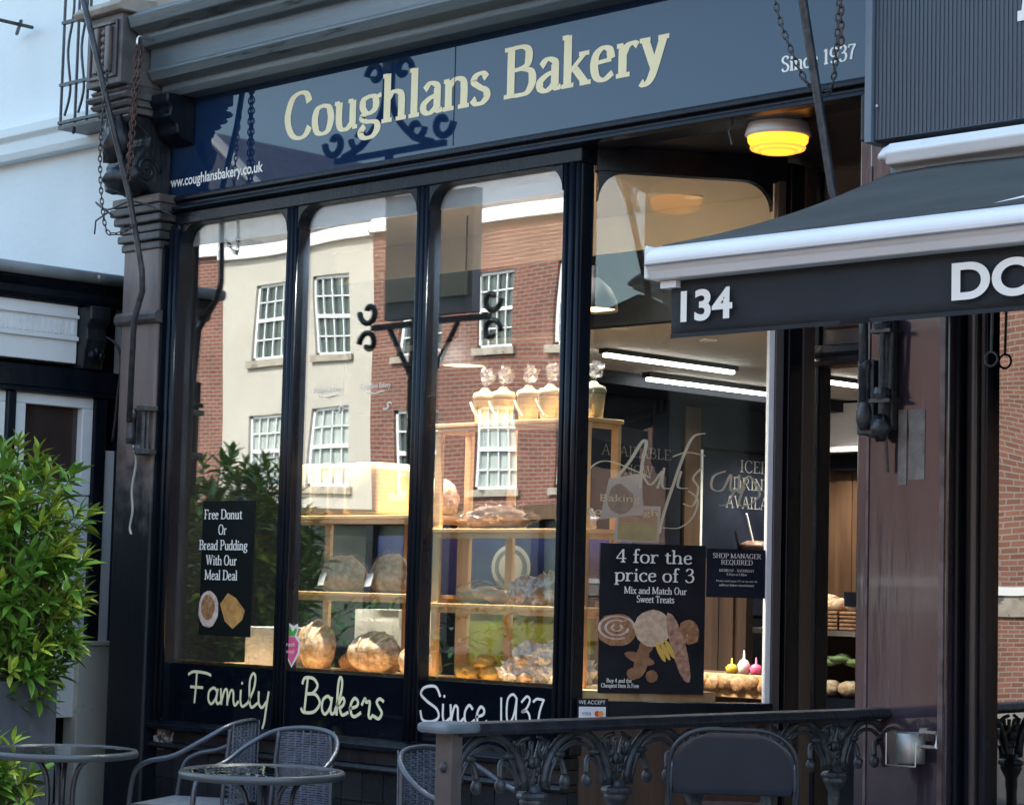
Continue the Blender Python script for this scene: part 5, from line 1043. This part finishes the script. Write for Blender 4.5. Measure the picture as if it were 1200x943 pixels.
MB().prism([(-1.66, 2.63), (-1.66, 2.738)]+[(-1.70-.10*math.sin(R(a)), 2.68+.06*math.cos(R(a))) for a in range(0, 135, 9)]+[(-1.765, 2.618), (-1.70, 2.615)], -4.99, -1, 'x').build('front_bar', whitealu, aw, bevel=.003, seg=1)
MB().box(-4.99, -1, -1.806, -1.795, 2.662, 2.667).build('bar_groove', lead, aw)
MB().box(-5.005, -4.988, -1.79, -1.65, 2.618, 2.735).build('bar_end_cap', whitealu, aw, bevel=.015, seg=4)
MB().box(-4.97, -4.9, -1.74, -1.70, 2.59, 2.614).build('bar_bracket', whitealu, aw)
vm = MB(); vs = []; fs = []; NX = 80
for i in range(NX+1):
    x = -4.94+i*(3.9/NX)
    for j in range(5):
        z = 2.62-j*.05; vs.append((x, -1.715+.006*math.sin(x*5+.6)*j/4+.003*math.sin(x*17)*j/4, z))
fs = [(i*5+j, i*5+j+1, (i+1)*5+j+1, (i+1)*5+j) for i in range(NX) for j in range(4)]
vo = vm.add(vs, fs).build('valance', canvasv, aw, smooth=True); q = vo.modifiers.new('solid', 'SOLIDIFY'); q.thickness = .003
MB().box(-4.935, -1.04, -1.722, -1.716, 2.418, 2.432).build('hem', canvasv, aw)
plain_text('134', frame((-4.885, -1.726, 2.468), (1, 0, 0)), .225, .108, letterw, aw, bold=.03, off=.004)
plain_text('DOM', frame((-3.80, -1.726, 2.468), (1, 0, 0)), .45, .112, letterw, aw, bold=.03, off=.004)
for x in (-4.0, -2.0): MB().tube([(x, -.4, 3.2), (x+.5, -1.0, 2.95), (x, -1.68, 2.7)], .025, 8).build('folding_arm', whitealu, aw)
tag(MB().tube([(-4.73, -.03, 2.72), (-4.735, -.03, 2.52)], .006, 6).tube([(-4.735+.028*math.cos(a*.5), -.03, 2.49+.028*math.sin(a*.5)) for a in range(13)], .005, 6, closed=True).build('awning_hook', iron, None), 'thin iron hook and ring hanging at the edge of the brick reflecting window', 'hook')
# wall ashtray
t = thing('wall_ashtray', 'brushed steel cigarette bin in a wire bracket on the oxblood pilaster', 'ashtray', (-4.975, -.16, .97))
MB().lathe([(.0, .915), (.055, .915), (.058, .92), (.058, 1.03), (.054, 1.033), (.05, 1.025), (.0, 1.02)], (-4.995, -.175, 0), 32).build('bin', mat('satin_steel', (.36, .355, .33), .5, metal=1, c2=(.46, .45, .42), nscale=30, stretch=(1, 1, .05)), t, smooth=True)
MB().tube([(-5.057, -.18, .908), (-5.063, -.18, 1.03)], .003, 6).tube([(-5.063, -.24, .908), (-4.927, -.24, .908)], .003, 6).tube([(-4.927, -.24, .908), (-4.927, -.24, 1.0)], .003, 6).tube([(-5.063, -.24, .908), (-5.063, -.24, 1.03)], .003, 6).build('wire_bracket', steel, t)
MB().tube([(-4.935, -.2, 1.04), (-4.860, -.2, 1.04), (-4.860, -.2, .985), (-4.925, -.2, .985)], .008, 6).box(-4.99, -4.955, -.12, -.1, 1.0, 1.05).build('hinge', steel, t)

# ------------------------------------------------------------------ cast iron balustrade
FX = -5.19
bal = thing('balustrade', 'black cast iron balustrade with scrolled arches between the two terraces', 'railing', (FX, -1.25, 0))
MB().prism([(FX-.05, 1.075), (FX+.05, 1.075), (FX+.06, 1.09), (FX+.045, 1.115), (FX-.045, 1.115), (FX-.06, 1.09)], -2.47, -.101, 'y').build('top_rail', blackm, bal, bevel=.005)
MB().box(FX-.07, FX+.07, -2.56, -2.40, 1.085, 1.118).build('rail_end', mat('bleached_rail_end', (.10, .12, .14), .5, c2=(.18, .2, .22), nscale=10), bal, bevel=.012)
MB().box(FX-.04, FX+.035, -2.5, -2.45, .1, 1.084).build('end_post', mat('brown_post', (.07, .055, .05), .6, c2=(.11, .09, .08), nscale=10), bal, bevel=.004)
cols = [-.40, -.82, -1.245, -1.665, -2.085]; half = .21
c0 = None; a0 = None; s0 = None; l0 = None
def dupe(o, par, dy):
    c = o.copy(); col.objects.link(c); c.parent = par; c.location = (o.location[0], o.location[1]+dy, o.location[2])
    for ch in o.children:
        d = ch.copy(); col.objects.link(d); d.parent = c
    return c
y = cols[0]
c0 = MB().lathe([(.03, .12), (.03, .16), (.022, .2), (.022, .74), (.026, .78), (.024, .8), (.04, .83), (.046, .845), (.04, .86), (.028, .87), (.03, .90)], (FX, y, 0), 16).build('column', iron, bal, smooth=True)
MB().lathe([(.05, .855), (.055, .865), (.05, .875), (.034, .88)], (FX, y, 0), 8).build('capital', iron, c0)
fan = MB()
for a in (-.5, -.25, 0, .25, .5):
    fan.tube([(FX-.005, y, .88), (FX-.012, y+math.sin(a)*.08, .97), (FX-.01, y+math.sin(a)*.17, 1.045)], .009, 6, smooth=4)
fan.build('fan_leaf', iron, c0, smooth=True)
def arch(yc):
    m_ = MB()
    P = [(FX, yc+.165*math.cos(a), .885+.185*math.sin(a)) for a in [math.pi*i/16 for i in range(17)]]
    m_.tube(P, .016, 8)
    P2 = [(FX, yc+.135*math.cos(a), .885+.15*math.sin(a)) for a in [math.pi*i/14 for i in range(15)]]
    m_.tube(P2, .008, 6)
    o = m_.build('arch', iron, bal, smooth=True)
    for sg in (1, -1):
        s = MB(); s.tube([(FX, yc+sg*(.15), .9), (FX-.01, yc+sg*.12, .96), (FX-.01, yc+sg*.07, .98), (FX, yc+sg*.055, .93)], .011, 6, smooth=5); s.blob((FX, yc+sg*.055, .905), (.02, .02, .024), .08, n=10)
        s.blob((FX, yc+sg*.09, 1.0), (.014, .03, .014), .3, 5, 8, 2)
        s.build('cusp', iron, o, smooth=True)
        l = MB(); l.tube([(FX, yc+sg*.19, 1.06), (FX-.01, yc+sg*.15, 1.045), (FX-.01, yc+sg*.14, 1.0), (FX, yc+sg*.175, .99), (FX, yc+sg*.185, 1.02)], .008, 6, smooth=5); l.blob((FX, yc+sg*.2, .975), (.016, .02, .02), .3, 5, 8, 4)
        l.tube([(FX, yc+sg*.2, .93), (FX-.008, yc+sg*.175, .95), (FX-.008, yc+sg*.19, .98)], .009, 6, smooth=4)
        l.build('spandrel_leaf', iron, o, smooth=True)
    return o
a0 = arch(-.61)
dupe(a0, bal, .42).location = (0, .42, 0)
for i, yy in enumerate(cols[1:]):
    dupe(c0, bal, yy-cols[0]); 
for i in range(1, 5): dupe(a0, bal, -.4213*i)
MB().box(FX-.02, FX+.02, -2.46, -.1, .12, .16).build('bottom_rail', blackm, bal)

# ------------------------------------------------------------------ chairs and tables
def rattan_chair():
    r = thing('rattan_chair', 'x', 'chair', (0, 0, 0), 'grey rattan terrace chairs')
    MB().tube([(-.27, -.27, .0), (-.275, -.25, .3), (-.285, -.22, .58), (-.29, -.15, .66), (-.29, 0, .70), (-.26, .14, .78), (-.17, .23, .845), (0, .26, .865), (.17, .23, .845), (.26, .14, .78), (.29, 0, .70), (.29, -.15, .66), (.285, -.22, .58), (.275, -.25, .3), (.27, -.27, 0)], .0125, 8, smooth=5).build('hoop_frame', tubem, r, smooth=True)
    for s in (-1, 1):
        MB().tube([(s*.19, .3, 0), (s*.185, .26, .25), (s*.18, .215, .45), (s*.17, .225, .65), (s*.155, .235, .85)], .0115, 8, smooth=4).build('rear_leg', tubem, r, smooth=True)
    MB().box(-.24, .24, -.24, .22, .43, .455).build('seat', wicker, r, bevel=.01)
    MB().tube([(-.25, -.25, .44), (.25, -.25, .44), (.2, .22, .44), (-.2, .22, .44)], .012, 8, closed=True).build('seat_frame', tubem, r, smooth=True)
    k = MB(); NR = 34
    for i in range(NR):
        z = .47+i*.0112; pts = []
        for j in range(15):
            x = -.172+j*.344/14; y = .228+.02*(z-.45)+.018*math.cos(x/.17*1.4)+(.0045 if (i+j) % 2 else -.0045); pts.append((x, y, z))
        w_ = .0042; vs = []; 
        for p in pts: vs += [(p[0], p[1], p[2]-w_), (p[0], p[1]-.002, p[2]+w_)]
        k.add(vs, [(2*q, 2*q+2, 2*q+3, 2*q+1) for q in range(14)])
    for j in range(8):
        x = -.16+j*.32/7; k.tube([(x, .245, .46), (x, .253, .86)], .0035, 5)
    w = k.build('woven_back', wicker, r); w['kind'] = 'stuff'
    return r
def place(o, loc, rz, label):
    o.location = loc; o.rotation_euler = (0, 0, R(rz)); o['label'] = label; return o
rc = rattan_chair()
spots = [((-8.12, -.78, 0), 12, 'grey rattan chair directly behind the nearer round table'), ((-8.98, -.55, 0), -62, 'grey rattan chair turned sideways between the two round tables'), ((-6.75, -.85, 0), 100, 'grey rattan chair half hidden behind the cast iron balustrade')]
for i, (l, a, lab) in enumerate(spots):
    c = rc if i == 0 else copy_tree(rc); place(c, l, a, lab)
def bistro_table(x, y, lab):
    t = thing('bistro_table', lab, 'table', (x, y, 0), 'round glass topped terrace tables')
    MB().lathe([(.0, .716), (.345, .716), (.345, .722), (.0, .722)], (x, y, 0), 40).build('glass_top', tglass, t, smooth=False)
    MB().lathe([(.335, .69), (.365, .695), (.368, .715), (.36, .726), (.346, .728), (.345, .70)], (x, y, 0), 48).build('rim', mat('grey_rim', (.10, .11, .115), .35, metal=.4), t, smooth=True)
    for a in (45, 135, 225, 315):
        ca, sa = math.cos(R(a)), math.sin(R(a)); MB().tube([(x+.3*ca, y+.3*sa, 0), (x+.12*ca, y+.12*sa, .25), (x+.06*ca, y+.06*sa, .45), (x+.10*ca, y+.10*sa, .66), (x+.3*ca, y+.3*sa, .70)], .013, 8, smooth=5).build('leg', tubem, t, smooth=True)
    MB().lathe([(.07, .45), (.08, .45), (.08, .46), (.07, .46)], (x, y, 0), 24).build('leg_ring', tubem, t)
    return t
bistro_table(-7.72, -1.17, 'round glass topped table in front of the rattan chairs'); bistro_table(-9.12, -1.27, 'round glass topped table beside the bush at the left')
# folding chair
fc = thing('folding_chair', 'black padded folding chair on the raised terrace in front of the balustrade', 'chair', (-4.98, -1.42, .27))
def fold():
    r = fc; r.location = (0, 0, 0)
    W = .205
    out = [(-W+.02, .61), (-W-.003, .68), (-W+.01, .75), (-W+.05, .795), (-.1, .815), (0, .82), (.1, .815), (W-.05, .795), (W-.01, .75), (W+.003, .68), (W-.02, .61)]
    out = [(p.x, p.y) for p in catmull([Vector((a, b_, 0)) for a, b_ in out], 4)]
    Y = lambda x, z: .19+.10*(z-.56)-.9*x*x*.35
    n = len(out); m_ = MB(); nr = 8
    # padded shell: rows from the lower edge up, front and back
    G = []
    for i in range(nr+1):
        for j in range(13):
            u = -1+2*j/12; z = .61+(.82-.61)*i/nr
            hw = max(abs(x) for x, zz in out if abs(zz-z) < .035) if i < nr else .13
            if z > .75: hw = W*math.sqrt(max(.12, 1-((z-.72)/.105)**2))
            G.append((u*hw, z))
    vs = [(x, Y(x, z)-.012, z) for x, z in G]+[(x, Y(x, z)+.012, z) for x, z in G]; K = len(G); fs = []
    for i in range(nr):
        for j in range(12):
            a = i*13+j; fs += [(a, a+1, a+14, a+13), (K+a, K+a+13, K+a+14, K+a+1)]
    edge = [j for j in range(13)]+[i*13+12 for i in range(1, nr+1)]+[nr*13+j for j in range(11, -1, -1)]+[i*13 for i in range(nr-1, 0, -1)]
    for a, b_ in zip(edge, edge[1:]+edge[:1]): fs.append((a, K+a, K+b_, b_))
    m_.add(vs, fs).build('backrest', leather, r, bevel=.005, smooth=True)
    for s in (-1, 1):
        MB().tube([(s*.205, -.28, 0), (s*.21, -.05, .3), (s*.213, .12, .5), (s*.213, .178, .6), (s*.207, .195, .72)], .012, 8, smooth=4).build('long_leg', tubem, r, smooth=True)
        MB().tube([(s*.19, .3, 0), (s*.19, .0, .38), (s*.19, -.12, .43)], .011, 8).build('short_leg', tubem, r, smooth=True)
    MB().tube([(-W-.008, .19, .56), (-W-.012, .2, .68), (-W+.01, .21, .77), (-.12, .222, .822), (0, .225, .828), (.12, .222, .822), (W-.01, .21, .77), (W+.012, .2, .68), (W+.008, .19, .56)], .008, 8, smooth=5).build('top_tube', mat('black_tube', (.02, .024, .03), .3), r, smooth=True)
    MB().box(-.2, .2, -.2, .17, .43, .465).build('seat', leather, r, bevel=.015)
    MB().box(-.1, .1, .165, .18, .5, .585).build('support_plate', blackm, r)
fold(); place(fc, (-4.875, -1.425, .27), -140, fc['label'])

# ------------------------------------------------------------------ bush in its planter
def lmesh(name, L, W_, m):
    b_ = MB(); vs = [(0, 0, 0)]; n = 5
    for i in range(1, n):
        t_ = i/n; w_ = W_*math.sin(math.pi*t_**.85)*.5; z = -.25*L*t_*t_*.6
        vs += [(-w_, L*t_, z+w_*.45), (0, L*t_, z), (w_, L*t_, z+w_*.45)]
    vs.append((0, L, -.15*L)); fs = [(0, 2, 1), (0, 3, 2)]
    for i in range(n-2):
        a = 1+i*3; fs += [(a, a+1, a+4, a+3), (a+1, a+2, a+5, a+4)]
    a = 1+(n-2)*3; e = len(vs)-1; fs += [(a, a+1, e), (a+1, a+2, e)]
    me = bpy.data.meshes.new(name); me.from_pydata(vs, [], fs); me.materials.append(m); me.polygons.foreach_set('use_smooth', [True]*len(fs)); return me
LM = [lmesh('leaf', .125, .036, leafA), lmesh('leaf', .14, .042, leafB), lmesh('leaf', .105, .034, leafB)]
def bush(root, c, rad, nshoot, seed, nobj, dense=11):
    rd = random.Random(seed); L = []; st_ = MB()
    for i in range(nshoot):
        th = rd.uniform(0, 2*math.pi); cz_ = rd.uniform(-.95, 1); sr = math.sqrt(max(0, 1-cz_*cz_)); d = Vector((sr*math.cos(th), sr*math.sin(th), cz_))
        k = rd.uniform(.55, 1.05)*(1+.22*noise.noise(d*2.2+Vector((seed, 0, 0)))); e = Vector((c[0]+d.x*rad[0]*k, c[1]+d.y*rad[1]*k, c[2]+d.z*rad[2]*k))
        up = (d*Vector((1, 1, .6))+Vector((0, 0, .75))).normalized(); s_ = e-up*.14
        st_.tube([tuple(Vector((c[0], c[1], c[2]-rad[2]*.9)).lerp(s_, .55)), tuple(s_), tuple(e)], .004, 4)
        young = 1 if rd.random() < .35+.45*max(0, cz_) else 0
        for j in range(dense):
            t_ = j/dense; p = s_.lerp(e, .15+.85*t_); an = j*2.4+rd.uniform(-.3, .3); t1 = up.orthogonal().normalized(); t2 = up.cross(t1)
            out = t1*math.cos(an)+t2*math.sin(an); dr = (out*(1.05-.75*t_)+up*(.25+.8*t_)+Vector((0, 0, rd.uniform(-.3, .15)))).normalized()
            x = dr.cross(Vector((0, 0, 1))); x = x.normalized() if x.length > .05 else Vector((1, 0, 0)); zz = x.cross(dr)
            M = Matrix((x, dr, zz)).transposed().to_4x4(); M.translation = p
            M = M @ Matrix.Rotation(rd.uniform(-.6, .6), 4, 'Y') @ Matrix.Scale(rd.uniform(.75, 1.15)*(1 if t_ < .8 else .8), 4)
            L.append((p, 0 if (young and t_ > .25) else 1+(j % 2), M))
    L.sort(key=lambda q: (q[0]-CAM).length)
    rl = Vector(root.location)
    for p, k, M in L[:nobj]:
        o = bpy.data.objects.new('leaf', LM[k]); col.objects.link(o); o.parent = root; M = M.copy(); M.translation = M.translation-rl; o.matrix_local = M
    for kk, mm in ((0, leafA), (1, leafB)):
        rest = MB()
        for p, k, M in L[nobj:]:
            if (k == 0) == (kk == 0): rest.add([tuple(M @ v.co) for v in LM[k].vertices], [tuple(q.vertices) for q in LM[k].polygons])
        if rest.v: rest.build('foliage', mm, root, smooth=True, kind='stuff')
    st_.build('stems', stem, root, kind='stuff')
b1 = thing('laurel_bush', 'bushy bright green shrub in a tall grey planter at the left', 'bush', (-10.32, -.78, 1.1))
bush(b1, (-10.34, -.82, 1.54), (.43, .46, .76), 270, 3, 300)
bp_ = thing('planter', 'tall square grey planter holding the green bush', 'planter', (-10.36, -.8, 0))
MB().box(-10.62, -10.16, -1.03, -.6, 0, 1.0).build('box', planter, bp_, bevel=.01); MB().box(-10.6, -10.18, -1.01, -.62, 1.001, 1.01).build('soil', soil, bp_)
b2 = thing('small_shrub', 'low light green plant under the left table in a grey trough', 'plant', (-9.95, -1.1, .3))
bush(b2, (-9.98, -1.12, .50), (.34, .26, .26), 45, 9, 60, 9)
tag(MB().box(-10.3, -9.6, -1.35, -.95, 0, .3).build('trough', planter, None, bevel=.008), 'low grey trough planter under the left table', 'planter')
b3 = thing('laurel_bush', 'dark green bush standing further left, seen reflected in the first pane', 'bush', (-12.3, -1.9, .6))
bush(b3, (-12.3, -1.95, 1.5), (.7, .55, 1.0), 220, 5, 0)
tag(MB().box(-12.6, -12.0, -2.2, -1.7, 0, .6).build('planter', planter, None, bevel=.01), 'grey planter further left, seen only in reflection', 'planter')

hd = thing('added_hedge', 'dark clipped hedge added along the kerb to darken the lower window reflections', 'hedge', (-14.5, -4.6, 0))  # unseen hedge, added to keep the bright road out of the lower reflections
MB().box(-19, -10.4, -4.75, -4.45, 0, 1.05).build('hedge_core', mat('hedge_dark', (.012, .02, .008), .9), hd)
rd = random.Random(4); fm = MB()
for i in range(2600):
    p = Vector((rd.uniform(-19, -10.4), rd.uniform(-4.85, -4.35), rd.uniform(.2, 1.42))); q = LM[i % 3]
    M = Matrix.Translation(p) @ Matrix.Rotation(rd.uniform(0, 6.3), 4, 'Z') @ Matrix.Rotation(rd.uniform(-.6, 1.2), 4, 'X')
    fm.add([tuple(M @ v.co) for v in q.vertices], [tuple(f.vertices) for f in q.polygons])
fm.build('foliage', leafB, hd, smooth=True, kind='stuff')
